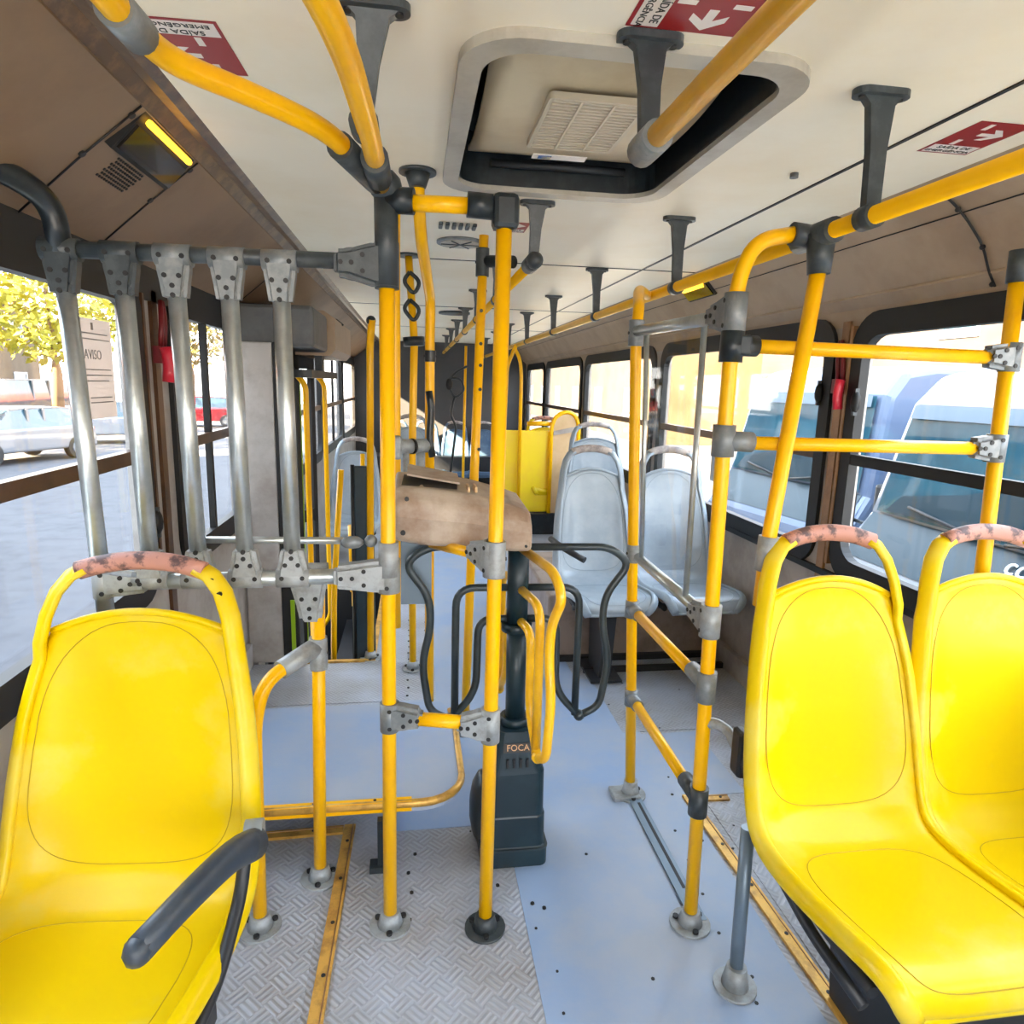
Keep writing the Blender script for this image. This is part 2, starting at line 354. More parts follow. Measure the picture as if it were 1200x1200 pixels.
cr_ = MB(); cr_.prism([(CR, ZC), (1.50, 1.925), (1.60, 1.80), (1.64, 1.76), (XR, 1.70), (XR+.05, 1.70), (XR+.05, 2.05), (CR, 2.05)], 'Y', YF, YB)
crt = smesh('trim_3', cr_, 'cove')
obj('panel_ridge', MB().tube([(1.602, YF, 1.797), (1.602, YB, 1.797)], .006, 8), 'cove', crt)
obj('panel_joint', MB().tube([(1.482, YF, 1.944), (1.482, YB, 1.944)], .0025, 5), 'bolt', crt)

# side walls with window openings
def side_wall(name, X, sgn, openings, solid_from, m):
    w = MB(); xo = X + sgn*.05; lo, hi = min(X, xo), max(X, xo)
    for a, b in solid_from: w.box((lo, a, -.95 if a > 3 else -.4), (hi, b, WB))
    w.box((lo, YF, WT), (hi, YB, 1.80))
    ys = sorted(openings); cur = YF
    for a, b in ys:
        if a > cur: w.box((lo, cur, WB), (hi, a, WT))
        cur = b
    if cur < YB: w.box((lo, cur, WB), (hi, YB, WT))
    return smesh(name, w, m)
RW = [(-1.6, .36), (.47, 2.34), (2.515, 4.35), (4.52, 6.41), (6.58, 8.37), (8.53, 9.8)]
LW = [(-1.6, .2), (.34, 2.25), (2.55, 3.42), (5.05, 6.3), (6.46, 8.1), (8.26, 9.8)]
wr = side_wall('wall_right', XR, 1, RW, [(YF, YB)], 'wall')
# the left wall leaves the doorway open between 3.62 and 4.85
wl = MB()
for a, b in ((YF, 3.45), (4.9, YB)): wl.box((XL-.05, a, -.4), (XL, b, WB))
wl.box((XL-.05, YF, WT), (XL, YB, 1.80))
for a, b in ((YF, -1.6), (.2, .34), (2.25, 2.55), (3.42, 3.62), (4.88, 5.05), (6.3, 6.46), (8.1, 8.26), (9.8, YB)): wl.box((XL-.05, a, WB), (XL, b, WT))
smesh('wall_left', wl, 'wall_l')
wcount = 0
def window(X, sgn, a, b, mull=None, mid=1.205, bars=True, midm='brown'):
    global wcount
    wcount += 1
    w = struct('window_%d' % wcount, (X, a, WB))
    cy, cz, W, Hh = (a+b)/2, (WB+WT)/2, b-a, WT-WB
    o_ = rrect(cy, cz, W+.07, Hh+.09, .13); i_ = rrect(cy, cz, W-.06, Hh-.08, .09)
    obj('window_frame', MB().ring(o_, i_, 'X', min(X-sgn*.016, X+sgn*.02), max(X-sgn*.016, X+sgn*.02)), 'rubber', w)
    if bars:
        obj('slide_rail', MB().box((X-.014, a+.03, mid-.02), (X+.014, b-.03, mid+.02)), midm, w)
        if mull: obj('mullion', MB().box((X-.012, mull-.014, WB+.04), (X+.012, mull+.014, WT-.04)), 'rubber', w)
        obj('pane', MB().box((X+.014*sgn, a+.02, mid+.015), (X+.018*sgn, b-.02, WT-.03)), 'glass', w)
        obj('pane', MB().box((X+.014*sgn, a+.02, WB+.03), (X+.018*sgn, b-.02, mid-.015)), 'glass', w)
    else:
        obj('pane', MB().box((X+.014*sgn, a+.02, WB+.03), (X+.018*sgn, b-.02, WT-.03)), 'glass', w)
    return w
for i, (a, b) in enumerate(RW): window(XR, 1, a, b, midm='rubber' if i < 2 else 'brown')
for i, (a, b) in enumerate(LW): window(XL, -1, a, b, mull={2: 2.94, 3: 5.7, 4: 7.3}.get(i), midm='brown' if i != 1 else 'brown')
# window latches and pillar profiles
for X, sg, y0, y1 in ((XR, -1, 2.34, 2.515), (XL, 1, 2.25, 2.55)):
    n_ = 4 if X > 0 else 5
    smesh('trim_%d' % n_, MB().box((min(X, X+sg*.012), (y0+y1)/2-.022, WB-.3), (max(X, X+sg*.012), (y0+y1)/2+.022, WT+.02)).box((min(X, X+sg*.02), y0+.03, WB), (max(X, X+sg*.02), y0+.045, WT)), 'tan' if X > 0 else 'brown')
smesh('trim_12', MB().box((XL-.01, YF, 1.685), (XL+.012, 3.45, 1.80)), 'rubber')
smesh('trim_6', MB().box((XR-.02, YF, WB-.055), (XR, YB, WB-.03)), 'rubber')
smesh('baseboard_right', MB().box((XR-.03, YF, 0), (XR, YB, .12)), 'wall')
smesh('baseboard_left', MB().box((XL, YF, 0), (XL+.03, 3.36, .12)), 'wall_l')
# rear bulkhead
wb = smesh('wall_back', MB().box((XL, YB, -.4), (XR, YB+.05, 1.62)).box((XL, YB, 1.62), (XR, YB+.05, 2.05)), 'rear')
obj('rear_shelf', MB().box((XL, YB-.5, 0), (XR, YB, .42)), 'dark', wb)
# roof, skirt and nose keep outside light where it belongs
smesh('roof', MB().box((XL-.05, YF, ZC+.30), (XR+.05, YB+.05, ZC+.34)).box((XL-.05, YF, 2.05), (XL, YB, ZC+.30)).box((XR, YF, 2.05), (XR+.05, YB, ZC+.30)), 'carwhite')
smesh('wall_front', MB().box((XL, YF-.05, -.4), (XR, YF, .55)).box((XL, YF-.05, 1.95), (XR, YF, 2.3)), 'wall')

# ------------------------------------------------------------------ stairwell and folding door
sw = MB()
sw.box((XL-.3, 3.37, -.62), (-.22, 4.85, -.58)).box((-.22, 3.37, -.62), (-.20, 4.85, -.06)).box((XL-.3, 3.35, -.62), (-.22, 3.37, -.06)).box((XL-.3, 4.85, -.62), (-.22, 4.87, -.06)).box((-.50, 3.37, -.6), (-.22, 4.85, -.3))
smesh('stairwell', sw, 'dark')
smesh('trim_7', MB().box((-.66, 3.352, 0), (-.205, 3.378, .012)).box((-.23, 3.36, 0), (-.205, 4.85, .012)), 'brass')
dr = struct('door_1', (XL, 3.62, -.55))
obj('door_post', MB().box((XL-.02, 3.45, -.4), (XL+.035, 3.60, 1.80)).bbox((XL+.01, 3.39, .0), (-.672, 3.42, 1.62), .006), 'wall_l', dr)
obj('door_post', MB().bbox((-.672, 3.385, .0), (-.59, 3.425, 1.62), .006), 'rubber', dr)
def leaf(y0, y1, x0, x1):
    a, b = V((x0, y0, 0)), V((x1, y1, 0)); d = (b-a); n = V((-d.y, d.x, 0)).normalized()*.014
    for z0, z1, s0, s1 in ((-.55, -.40, 0, 1), (1.52, 1.66, 0, 1), (.52, .60, 0, 1), (-.4, 1.52, 0, .10), (-.4, 1.52, .9, 1)):
        p, q = a + d*s0, a + d*s1
        vs = [(p+n) + V((0,0,z0)), (q+n) + V((0,0,z0)), (q-n) + V((0,0,z0)), (p-n) + V((0,0,z0)), (p+n) + V((0,0,z1)), (q+n) + V((0,0,z1)), (q-n) + V((0,0,z1)), (p-n) + V((0,0,z1))]
        yield MB().raw(vs, [(0,3,2,1),(4,5,6,7),(0,1,5,4),(1,2,6,5),(2,3,7,6),(3,0,4,7)])
for (y0, y1, x0, x1) in ((3.64, 4.0, -.82, -.66), (4.0, 4.3, -.66, -.84), (4.3, 4.58, -.84, -.66), (4.58, 4.86, -.66, -.82)):
    for mb_ in leaf(y0, y1, x0, x1): obj('leaf_rail', mb_, 'rubber', dr)
    ins = .003
    obj('pane', MB().raw([(x0, y0, -.45), (x1, y1, -.45), (x1, y1, 1.55), (x0, y0, 1.55)], [(0, 1, 2, 3)]), 'glass', dr)
for x, y in ((-.60, 3.9), (-.60, 4.7)):
    obj('door_handrail', MB().tube([(x-.06, y, -.3), (x, y, -.22), (x, y, 1.42), (x-.05, y, 1.48)], .016, 12, .05), 'pole', dr)
obj('door_seal', MB().box((-.655, 3.99, -.5), (-.645, 4.01, 1.5)), 'green', dr)
obj('door_seal', MB().box((-.628, 3.375, .0), (-.608, 3.386, .34)), 'green', dr, label='lime green vertical edge strip')

mc = thing('door_motor_box', 'dark grey box housing the door motor above the stairwell, under the left cove', 'motor box', (-.80, 3.5, 1.57))
obj('cover', MB().bbox((XL+.005, 3.42, 1.60), (-.48, 3.95, 1.80), .02), 'mech', mc)
obj('end_cap', MB().prism([(-.66, 1.585), (-.47, 1.585), (-.44, 1.62), (-.44, 1.79), (-.50, 1.83), (-.66, 1.83)], 'Y', 3.96, 4.9), 'cove', mc)
obj('bracket', MB().box((-.80, 3.6, 1.46), (-.52, 4.75, 1.50)).box((-.78, 3.62, 1.50), (-.74, 3.7, 1.6)).box((-.56, 4.0, 1.5), (-.52, 4.1, 1.6)), 'black', mc)
obj('vent_slot', MB().disc((-.455, 4.35, 1.80), (.6, 0, .8), .03, .006), 'bolt', mc)
sp_ = thing('stair_guard_panel', 'dark teal upright guard panel standing at the stairwell edge behind the yellow pole', 'panel', (-.25, 3.42, 0))
obj('board', MB().bbox((-.305, 3.40, 0), (-.205, 3.425, 1.03), .008), 'tstile', sp_)
obj('edge_strip', MB().tube([(-.31, 3.41, 0), (-.31, 3.41, 1.035)], .011, 8), 'rubber', sp_)

# ------------------------------------------------------------------ poles, rails and fittings
R = .0178
def sleeve(P, ax, half, r=.0235, n=16):
    P = V(P); ax = V(ax).normalized(); return MB().tube([P-ax*half, P-ax*half*.92, P+ax*half*.92, P+ax*half], r, n)
def tee(P, main, branch, L=.10, wide=.055, r=.0245, flare=True):
    """cast T fitting: a sleeve along main and a tapering socket along branch; returns body and bolt heads"""
    P = V(P); a = V(main).normalized(); b = V(branch).normalized(); n = a.cross(b).normalized(); b = n.cross(a)
    mb = MB()
    mb.tube([P-a*wide, P+a*wide], r, 16)
    # tapered web
    out = [(-wide*.98, -r*.3), (wide*.98, -r*.3), (wide*.95, r*.9), (r*1.12, L*.72), (r*1.02, L), (-r*1.02, L), (-r*1.12, L*.72), (-wide*.95, r*.9)]
    t = r*.93
    bm = bmesh.new(); vv = []
    for h in (-t, t): vv.append([bm.verts.new(P + a*x + b*y + n*h) for x, y in out])
    k = len(out); bm.faces.new(vv[0]); bm.faces.new(list(reversed(vv[1])))
    for i in range(k): bm.faces.new((vv[0][i], vv[1][i], vv[1][(i+1) % k], vv[0][(i+1) % k]))
    bmesh.ops.recalc_face_normals(bm, faces=bm.faces)
    bmesh.ops.bevel(bm, geom=bm.edges[:], offset=.011, segments=3, affect='EDGES'); bm.verts.index_update()
    mb.raw([v.co for v in bm.verts], [[v.index for v in q.verts] for q in bm.faces]); bm.free()
    bo = MB()
    for sgn in (-1, 1):
        for x, y in ((-wide*.62, r*.15), (wide*.62, r*.15), (-r*.62, L*.45), (r*.62, L*.45), (0, L*.66), (0, L*.86)):
            bo.disc(P + a*x + b*y + n*sgn*t, n, .0055, .0022, 8)
    return mb, bo
def flange(parent, P, m='clamp_l', r=.055):
    P = V(P)
    mb = MB().tube([P + V((0,0,.0)), P + V((0,0,.004)), P+V((0,0,.009))], r, 24)
    mb.cone(P + V((0,0,.008)), P + V((0,0,.045)), .034, .0245, 20)
    f_ = obj('floor_flange', mb, m, parent)
    bo = MB()
    for k in range(3):
        a = 2*math.pi*k/3 + .5; bo.disc(P + V((r*.72*math.cos(a), r*.72*math.sin(a), .011)), (0,0,1), .008, .005, 8)
    obj('bolt', bo, 'bolt', f_)
    return f_
def fit(parent, P, main, branch, m='clamp', **k):
    a, b = tee(P, main, branch, **k); q = obj('tee_fitting', a, m, parent); obj('bolt', b, 'bolt', q); return q
def slv(parent, P, ax, half=.045, m='clamp', r=.0235):
    q = obj('sleeve', sleeve(P, ax, half, r), m, parent)
    x, y, d = frame_of(ax); bo = MB()
    for s in (-1, 1): bo.disc(V(P) + y*s*r, y, .005, .002, 8)
    obj('bolt', bo, 'bolt', q); return q
def pole(label, pts, rad=.0, foot=True, name='grab_pole', cat='pole', m='pole', fm='clamp_l', r=R, group=None):
    t = thing(name, label, cat, pts[0], group)
    obj('tube', MB().tube(pts, r, 18, rad), m, t)
    if foot: flange(t, (pts[0][0], pts[0][1], 0), fm)
    return t

# front pair before the turnstile
pA = pole('left pole of the yellow pair before the turnstile, topped by a dark junction', [(-.067, 1.59, 0), (-.060, 1.59, 1.88)])
q = obj('upper_sleeve', MB().tube([(-.060, 1.59, 1.66), (-.061, 1.59, 1.86)], .0265, 18).ball((-.061, 1.585, 1.868), .036), 'clamp_d', pA)
obj('lower_sleeve', MB().tube([(-.063, 1.59, .985), (-.062, 1.59, 1.07)], .0245, 18), 'clamp_l', pA)
pB = pole('right pole of the yellow pair before the turnstile, on a dark flange', [(.187, 1.55, 0), (.197, 1.55, 1.80)], fm='clamp_d')
obj('corner_fitting', MB().bbox((.170, 1.525, 1.785), (.228, 1.577, 1.86), .012).tube([(.17, 1.552, 1.832), (.115, 1.552, 1.834)], .027, 16), 'black', pB)
cb = thing('crossbar', 'short yellow bar joining the tops of the two poles before the turnstile', 'crossbar', (-.03, 1.57, 1.83))
obj('tube', MB().tube([(-.04, 1.588, 1.838), (.14, 1.553, 1.832)], R, 16), 'pole', cb)
obj('socket', MB().tube([(-.058, 1.59, 1.842), (.0, 1.58, 1.840)], .028, 16), 'black', cb)
cb = thing('crossbar', 'short yellow bar between two bolted fittings low on the poles before the turnstile', 'crossbar', (.0, 1.57, .61))
obj('tube', MB().tube([(-.02, 1.583, .612), (.16, 1.555, .602)], R, 16), 'pole', cb)
fit(cb, (-.0635, 1.59, .615), (0, 0, 1), (1, -.15, -.03), 'clamp', L=.085, wide=.038)
fit(cb, (.19, 1.55, .600), (0, 0, 1), (-1, .15, .03), 'clamp_l', L=.085, wide=.045)
slv(pB, (.194, 1.55, 1.035), (0, 0, 1), .045, 'clamp_l', .0245)
cb = thing('crossbar', 'stubby yellow bar with a pale T fitting under the beige box, left of the pole', 'crossbar', (.05, 1.7, 1.0))
obj('tube', MB().tube([(.05, 1.86, 1.0), (.17, 1.58, 1.035)], R*.8, 14), 'pole', cb)
fit(cb, (.188, 1.555, 1.035), (0, 0, 1), (-.45, .9, -.1), 'clamp_l', L=.10, wide=.045)

# silver cage beside the left seat
cage = thing('guard_cage', 'silver guard of five upright bars between two bolted rails behind the near left seat', 'guard rail', (-.4, 1.6, .9))
YC = 1.60
obj('top_rail', MB().tube([(-.76, YC, 1.706), (-.06, YC, 1.712)], .0175, 18), 'clamp_d', cage)
obj('bottom_rail', MB().tube([(-.72, YC, .975), (-.062, YC, .985)], .0185, 18), 'silver', cage)
for i, (xt, xb) in enumerate(((-.735, -.712), (-.618, -.606), (-.512, -.500), (-.402, -.396), (-.292, -.288))):
    zt = 1.702; zb = .90 if i == 0 else .98
    obj('upright_bar', MB().tube([(xt, YC, zt), (xb, YC, zb if i else .86)], .0190, 18), 'silver', cage)
    a, b = tee((xt, YC, 1.705), (1, 0, 0), (0, 0, -1), L=.098, wide=.037, r=.0238); q = obj('tee_fitting', a, 'clamp_d' if i < 2 else 'clamp', cage); obj('bolt', b, 'bolt', q)
    if i: a, b = tee((xb, YC, .982), (1, 0, 0), (0, 0, 1), L=.080, wide=.038, r=.0238)
    else: a, b = tee((xb, YC, .978), (0, 0, 1), (1, 0, .05), L=.10, wide=.036, r=.0238)
    q = obj('tee_fitting', a, 'clamp_l', cage); obj('bolt', b, 'bolt', q)
a, b = tee((-.0605, YC-.004, 1.705), (0, 0, 1), (-1, 0, 0), L=.115, wide=.05, r=.0275); q = obj('tee_fitting', a, 'clamp_d', cage); obj('bolt', b, 'bolt', q)
a, b = tee((-.0625, YC-.004, .985), (0, 0, 1), (-1, 0, 0), L=.13, wide=.042, r=.0275); q = obj('tee_fitting', a, 'clamp_l', cage); obj('bolt', b, 'bolt', q)
obj('elbow', MB().tube([(-.735, YC, 1.70), (-.74, YC-.01, 1.80), (-.79, YC-.09, 1.835), (-.84, YC-.16, 1.84)], .024, 14, .05), 'black', cage)
obj('thin_rail', MB().tube([(-.50, YC+.02, 1.072), (-.172, YC+.02, 1.067)], .0085, 10), 'silver', cage)
obj('latch_knob', MB().ball((-.15, YC+.01, 1.065), .018, 10, (1.6, .8, .9)).ball((-.105, YC+.01, 1.068), .016, 10), 'clamp', cage)

# hoop handrail below the cage
pC = pole('short yellow pole under the bolted bottom rail, standing on the brass floor strip', [(-.278, 1.79, 0), (-.256, 1.77, .90)])
a, b = tee((-.258, 1.63, .983), (1, 0, 0), (0, .2, -1), L=.13, wide=.046, r=.0262); q = obj('tee_fitting', a, 'clamp_l', pC); obj('bolt', b, 'bolt', q)
hp = thing('hoop_rail', 'yellow hoop rail curving down to the floor between the left seat and short pole', 'handrail', (-.41, 1.62, 0))
obj('tube', MB().tube([(-.411, 1.62, 0), (-.400, 1.62, .60), (-.375, 1.64, .70), (-.265, 1.77, .735)], R, 18, .09), 'pole', hp)
flange(hp, (-.411, 1.62, 0))
obj('socket', MB().tube([(-.345, 1.685, .708), (-.265, 1.775, .735)], .0255, 14), 'clamp_l', hp)
slv(pC, (-.261, 1.776, .715), (0, 0, 1), .045, 'clamp_l', .0245)

# poles standing further back
pD = pole('yellow pole kinked near the ceiling and wrapped in black strap, behind the beige box', [(.058, 2.52, 0), (.056, 2.5, 1.62), (.058, 2.5, 1.74), (.018, 2.05, 1.87), (.010, 2.02, 2.03)], .12, cat='pole')
obj('ceiling_flange', MB().tube([(.010, 2.02, 2.03), (.010, 2.02, 2.022)], .052, 20).cone((.010, 2.02, 2.022), (.010, 2.02, 1.985), .036, .023), 'clamp_d', pD)
obj('strap', MB().tube([(.052, 2.478, 1.42), (.062, 2.474, 1.36), (.055, 2.475, 1.25), (.066, 2.475, 1.18)], .013, 8, .03), 'black', pD)
slv(pD, (.057, 2.5, 1.545), (0, 0, 1), .02, 'black', .021)
pE = pole('yellow pole with chipped black marks rising behind the right front pole to the overhead rail', [(.209, 2.60, 0), (.233, 2.60, 1.09), (.256, 2.60, 1.99)], fm='clamp')
obj('foot_sleeve', MB().tube([(.209, 2.60, 0), (.211, 2.60, .09)], .023), 'clamp', pE)
slv(pE, (.252, 2.60, 1.895), (0, 0, 1), .05, 'clamp_d', .025)
bo = MB()
for z in (1.72, 1.60, 1.52, 1.43, 1.20): bo.disc((.245+.004, 2.582, z), (0, 1, 0), .007, .003, 6)
obj('paint_chip', bo, 'bolt', pE)
cb = thing('crossbar', 'dark socketed stub joining the chipped pole to the middle ceiling rail', 'crossbar', (.3, 2.6, 1.9))
obj('socket', MB().tube([(.26, 2.6, 1.90), (.355, 2.5, 1.885)], .022, 14), 'black', cb)
pF = pole('yellow pole half hidden behind the left front pole, ending at a pale double fitting', [(-.069, 2.4, .55), (-.066, 2.4, 1.16), (-.064, 2.4, 1.90), (-.06, 2.3, 2.02)], .05, foot=False)
q = thing('rail_coupling', 'pale bolted double fitting bridging two yellow poles above the beige box', 'coupling', (.0, 2.45, 1.22))
obj('body', MB().tube([(-.067, 2.4, 1.225), (-.01, 2.44, 1.222)], .026, 16).tube([(-.005, 2.44, 1.222), (.056, 2.495, 1.222)], .026, 16).bbox((-.09, 2.37, 1.18), (-.045, 2.425, 1.265), .01), 'clamp_l', q)
obj('ring', MB().tube([(-.012, 2.437, 1.222), (-.004, 2.443, 1.222)], .0285, 16), 'bolt', q)
obj('leg', MB().tube([(-.03, 2.42, 1.21), (-.03, 2.42, 1.05)], .012, 10).tube([(.02, 2.46, 1.21), (.02, 2.46, 1.05)], .016, 10), 'clamp_l', q)
pG = pole('bright yellow pole hung with black strap rings, left of the kinked pole', [(-.01, 3.25, 0), (-.012, 3.22, 1.04), (.0, 3.2, 1.64), (-.026, 3.28, 2.03)], .0)
obj('ceiling_flange', MB().tube([(-.026, 3.28, 2.03), (-.026, 3.28, 2.02)], .055, 18), 'clamp_d', pG)
for z in (1.90, 1.78): obj('strap_ring', MB().tube([(-.02, 3.2, z+.04), (.03, 3.2, z), (-.0, 3.2, z-.06), (-.05, 3.2, z), (-.02, 3.2, z+.04)], .009, 8, .03), 'black', pG)
obj('collar', MB().tube([(-.003, 3.2, 1.655), (.0, 3.2, 1.615)], .05, 14), 'black', pG)
pH = pole('slim yellow pole at the stairwell corner, left of the thick front pole', [(-.232, 3.40, 0), (-.213, 3.40, 1.62), (-.20, 3.36, 1.74)], .05)
obj('end_knob', MB().ball((-.205, 3.37, 1.735), .024), 'black', pH)
for X, Y, lab in ((-.42, 3.62, 'tilted yellow stair handrail with a black end plug, in the stairwell'), (-.36, 4.75, 'yellow stair handrail nearest the dark guard panel')):
    pole(lab, [(X-.04, Y, -.5), (X-.02, Y, .3), (X+.03, Y+.02, .98)] if Y < 4 else [(X, Y, -.5), (X, Y, .95)], .1, foot=False, name='stair_handrail', cat='handrail', r=.016)
o_ = thing('door_actuator', 'yellow door actuator cylinder hanging in the dark stairwell', 'actuator', (-.33, 4.0, .3))
obj('cylinder', MB().tube([(-.35, 3.9, .62), (-.345, 3.9, .22)], .036, 14).tube([(-.35, 3.9, .22), (-.35, 3.9, .12)], .022, 12), 'pole', o_)
obj('stand', MB().box((-.37, 3.88, -.30), (-.33, 3.92, .13)), 'dark', o_)
obj('rod', MB().tube([(-.35, 3.9, .62), (-.35, 3.9, .88)], .012, 10), 'silver', o_)

# curved ceiling rails at the top left
r1 = thing('ceiling_rail', 'thick yellow ceiling rail running from overhead down to the dark junction', 'ceiling rail', (-.08, 1.0, 1.86))
obj('tube', MB().tube([(-.16, .2, 1.865), (-.13, .70, 1.868), (-.088, .93, 1.862), (-.075, 1.20, 1.858), (-.070, 1.55, 1.862)], .0185, 18, .12), 'pole', r1)
obj('socket', MB().tube([(-.073, 1.37, 1.860), (-.071, 1.50, 1.862)], .0265, 16), 'clamp_d', r1)
r2 = thing('ceiling_rail', 'yellow ceiling rail bending from the left cove across to the dark junction', 'ceiling rail', (-.3, 1.2, 1.88))
obj('tube', MB().tube([(-.365, .3, 1.885), (-.355, 1.0, 1.885), (-.340, 1.10, 1.885), (-.235, 1.20, 1.882), (-.150, 1.30, 1.878), (-.085, 1.52, 1.868)], .018, 18, .10), 'pole', r2)
obj('socket', MB().tube([(-.135, 1.36, 1.874), (-.080, 1.545, 1.866)], .0255, 16), 'clamp_d', r2)
obj('joint', MB().tube([(-.357, .96, 1.885), (-.353, 1.03, 1.885)], .024, 16), 'clamp', r2)

# long overhead rails
XRR, ZRR, XMR, ZMR = .905, 1.80, .388, 1.85
rr = thing('ceiling_rail', 'long yellow ceiling rail running the length of the bus on the right', 'ceiling rail', (XRR, 2, ZRR))
obj('tube', MB().tube([(XRR, -1.5, ZRR), (XRR, 9.2, ZRR)], .018, 18), 'pole', rr)
rm = thing('ceiling_rail', 'yellow ceiling rail ending in a grey socket in front of the roof hatch', 'ceiling rail', (XMR, 0, ZMR))
obj('tube', MB().tube([(XMR, -1.5, ZMR), (XMR, 1.17, ZMR)], .018, 18), 'pole', rm)
obj('end_cap', MB().tube([(XMR, 1.12, ZMR), (XMR, 1.20, ZMR)], .026, 16), 'clamp', rm)
rm2 = thing('ceiling_rail', 'yellow ceiling rail down the middle of the bus beyond the roof hatch', 'ceiling rail', (XMR, 3, ZMR))
obj('tube', MB().tube([(XMR, 2.34, ZMR), (XMR, 9.2, ZMR)], .018, 18), 'pole', rm2)
obj('end_cap', MB().tube([(XMR, 2.24, ZMR), (XMR, 2.36, ZMR)], .027, 16).ball((XMR, 2.25, ZMR), .028), 'clamp_d', rm2)
def bracket_thing(x, y, zr, dx=0, label='', group=None, dy=0):
    t = thing('rail_bracket', label, 'bracket', (x, y, ZC), group)
    out = rrect(x, y, .115, .045, .022)
    obj('base_plate', MB().prism(out, 'Z', ZC-.012, ZC), 'clamp_d', t)
    bo = MB()
    for s in (-1, 1): bo.disc((x+s*.040, y, ZC-.013), (0, 0, 1), .007, .003, 8)
    obj('bolt', bo, 'bolt', t)
    P0 = V((x, y, ZC-.01)); P1 = V((x+dx, y+dy, zr+.02)); d = P1-P0
    w0, w1 = .026, .0155; vs = []; prof = ((0, .042), (.09, w0), (.5, w1+.002), (1, w1))
    for s_, w in prof:
        c = P0 + d*s_; vs += [c+V((-w, -.010, 0)), c+V((w, -.010, 0)), c+V((w, .010, 0)), c+V((-w, .010, 0))]
    fs = [(0, 1, 2, 3), (12, 15, 14, 13)]
    for i in range(3):
        for j in range(4): fs.append((i*4+j, (i+1)*4+j, (i+1)*4+(j+1) % 4, i*4+(j+1) % 4))
    obj('arm', MB().raw(vs, fs), 'clamp_d', t)
    obj('rail_ring', MB().tube([(x+dx, y+dy-.021, zr), (x+dx, y+dy+.021, zr)], .0245, 18), 'clamp_d', t)
    return t
br0 = bracket_thing(.900, 1.31, ZRR, .005, 'dark bracket hanging the right ceiling rail just before the angled seat pole')
ordn = ['second', 'third', 'fourth', 'fifth', 'sixth', 'seventh', 'eighth']
ord0 = ['first', 'second', 'third', 'fourth', 'fifth', 'sixth', 'seventh', 'eighth']
for i in range(7):
    c = copy_tree(br0); c.location = (.902, 2.33 + 1.06*i, ZC); c['group'] = 'brackets of the right ceiling rail'
    c['label'] = '%s dark bracket counted from the front along the right ceiling rail' % ordn[i]
br0['group'] = 'brackets of the right ceiling rail'
bm0 = bracket_thing(.392, 1.20, ZMR, -.004, 'dark bracket at the front edge of the roof hatch holding the thick rail end', 'brackets of the middle ceiling rail', dy=-.03)
c = bracket_thing(.392, 2.25, ZMR, -.004, 'dark bracket at the rear edge of the roof hatch', 'brackets of the middle ceiling rail', dy=.02)
for i in range(6):
    e = copy_tree(c); e.location = (.395, 3.31 + 1.03*i, ZC)
    e['label'] = '%s dark bracket beyond the roof hatch on the middle ceiling rail' % ord0[i]
bracket_thing(-.062, 1.19, 1.87, -.02, 'dark bracket top left of the hatch beside the thick yellow rail', 'brackets of the left ceiling rail', dy=.05)

# ------------------------------------------------------------------ right-hand partition between the gangway and seats
p1 = pole('yellow partition pole nearer the gray seats, hooking over to the right ceiling rail', [(.772, 2.09, 0), (.735, 2.09, .704), (.692, 2.09, 1.62), (.70, 2.10, 1.70), (.76, 2.30, 1.785), (.885, 2.56, ZRR)], .10)
p2 = pole('yellow partition pole beside the near right seat, hooking over to the ceiling rail', [(.750, 1.50, 0), (.738, 1.50, .70), (.728, 1.50, 1.40), (.730, 1.50, 1.70), (.765, 1.50, 1.785), (.86, 1.50, ZRR+.004)], .07)
q = obj('top_sleeve', MB().tube([(.729, 1.5, 1.58), (.730, 1.5, 1.67)], .0265, 18), 'clamp', p2)
q = obj('double_clamp', MB().tube([(.728, 1.5, 1.515), (.729, 1.5, 1.585)], .027, 18).tube([(.735, 1.5, 1.553), (.79, 1.5, 1.553)], .024, 16).bbox((.735, 1.476, 1.53), (.768, 1.524, 1.577), .006), 'black', p2)
q = obj('double_clamp', MB().tube([(.728, 1.5, 1.295), (.728, 1.5, 1.37)], .0265, 18).tube([(.73, 1.5, 1.332), (.80, 1.5, 1.33)], .024, 16), 'clamp', p2)
pt = thing('safety_screen', 'clear scratched acrylic screen between two slim silver posts under a silver bar', 'screen', (.73, 1.8, .9))
obj('top_bar', MB().tube([(.69, 2.07, 1.625), (.727, 1.52, 1.622)], .0165, 16), 'silver', pt)
a, b = tee((.729, 1.5, 1.625), (0, 0, 1), (-.03, 1, 0), L=.11, wide=.045, r=.026); q = obj('tee_fitting', a, 'clamp', pt); obj('bolt', b, 'bolt', q)
slv(pt, (.6925, 2.09, 1.62), (0, 0, 1), .04, 'clamp', .024)
obj('slim_post', MB().tube([(.707, 2.03, 1.62), (.735, 2.03, .89)], .008, 10), 'silver', pt)
obj('slim_post', MB().tube([(.724, 1.65, 1.62), (.730, 1.65, .89)], .008, 10), 'silver', pt)
obj('pane', MB().raw([(.707, 2.02, 1.60), (.735, 2.02, .92), (.730, 1.66, .92), (.724, 1.66, 1.60)], [(0, 1, 2, 3)]), 'acrylic', pt)
obj('bottom_bar', MB().tube([(.738, 2.07, .895), (.733, 1.52, .885)], .016, 14), 'silver', pt)
a, b = tee((.734, 1.5, .882), (0, 0, 1), (0, 1, 0), L=.10, wide=.042, r=.026); q = obj('tee_fitting', a, 'clamp_l', pt); obj('bolt', b, 'bolt', q)
slv(pt, (.729, 2.09, .905), (0, 0, 1), .03, 'clamp_l', .023)
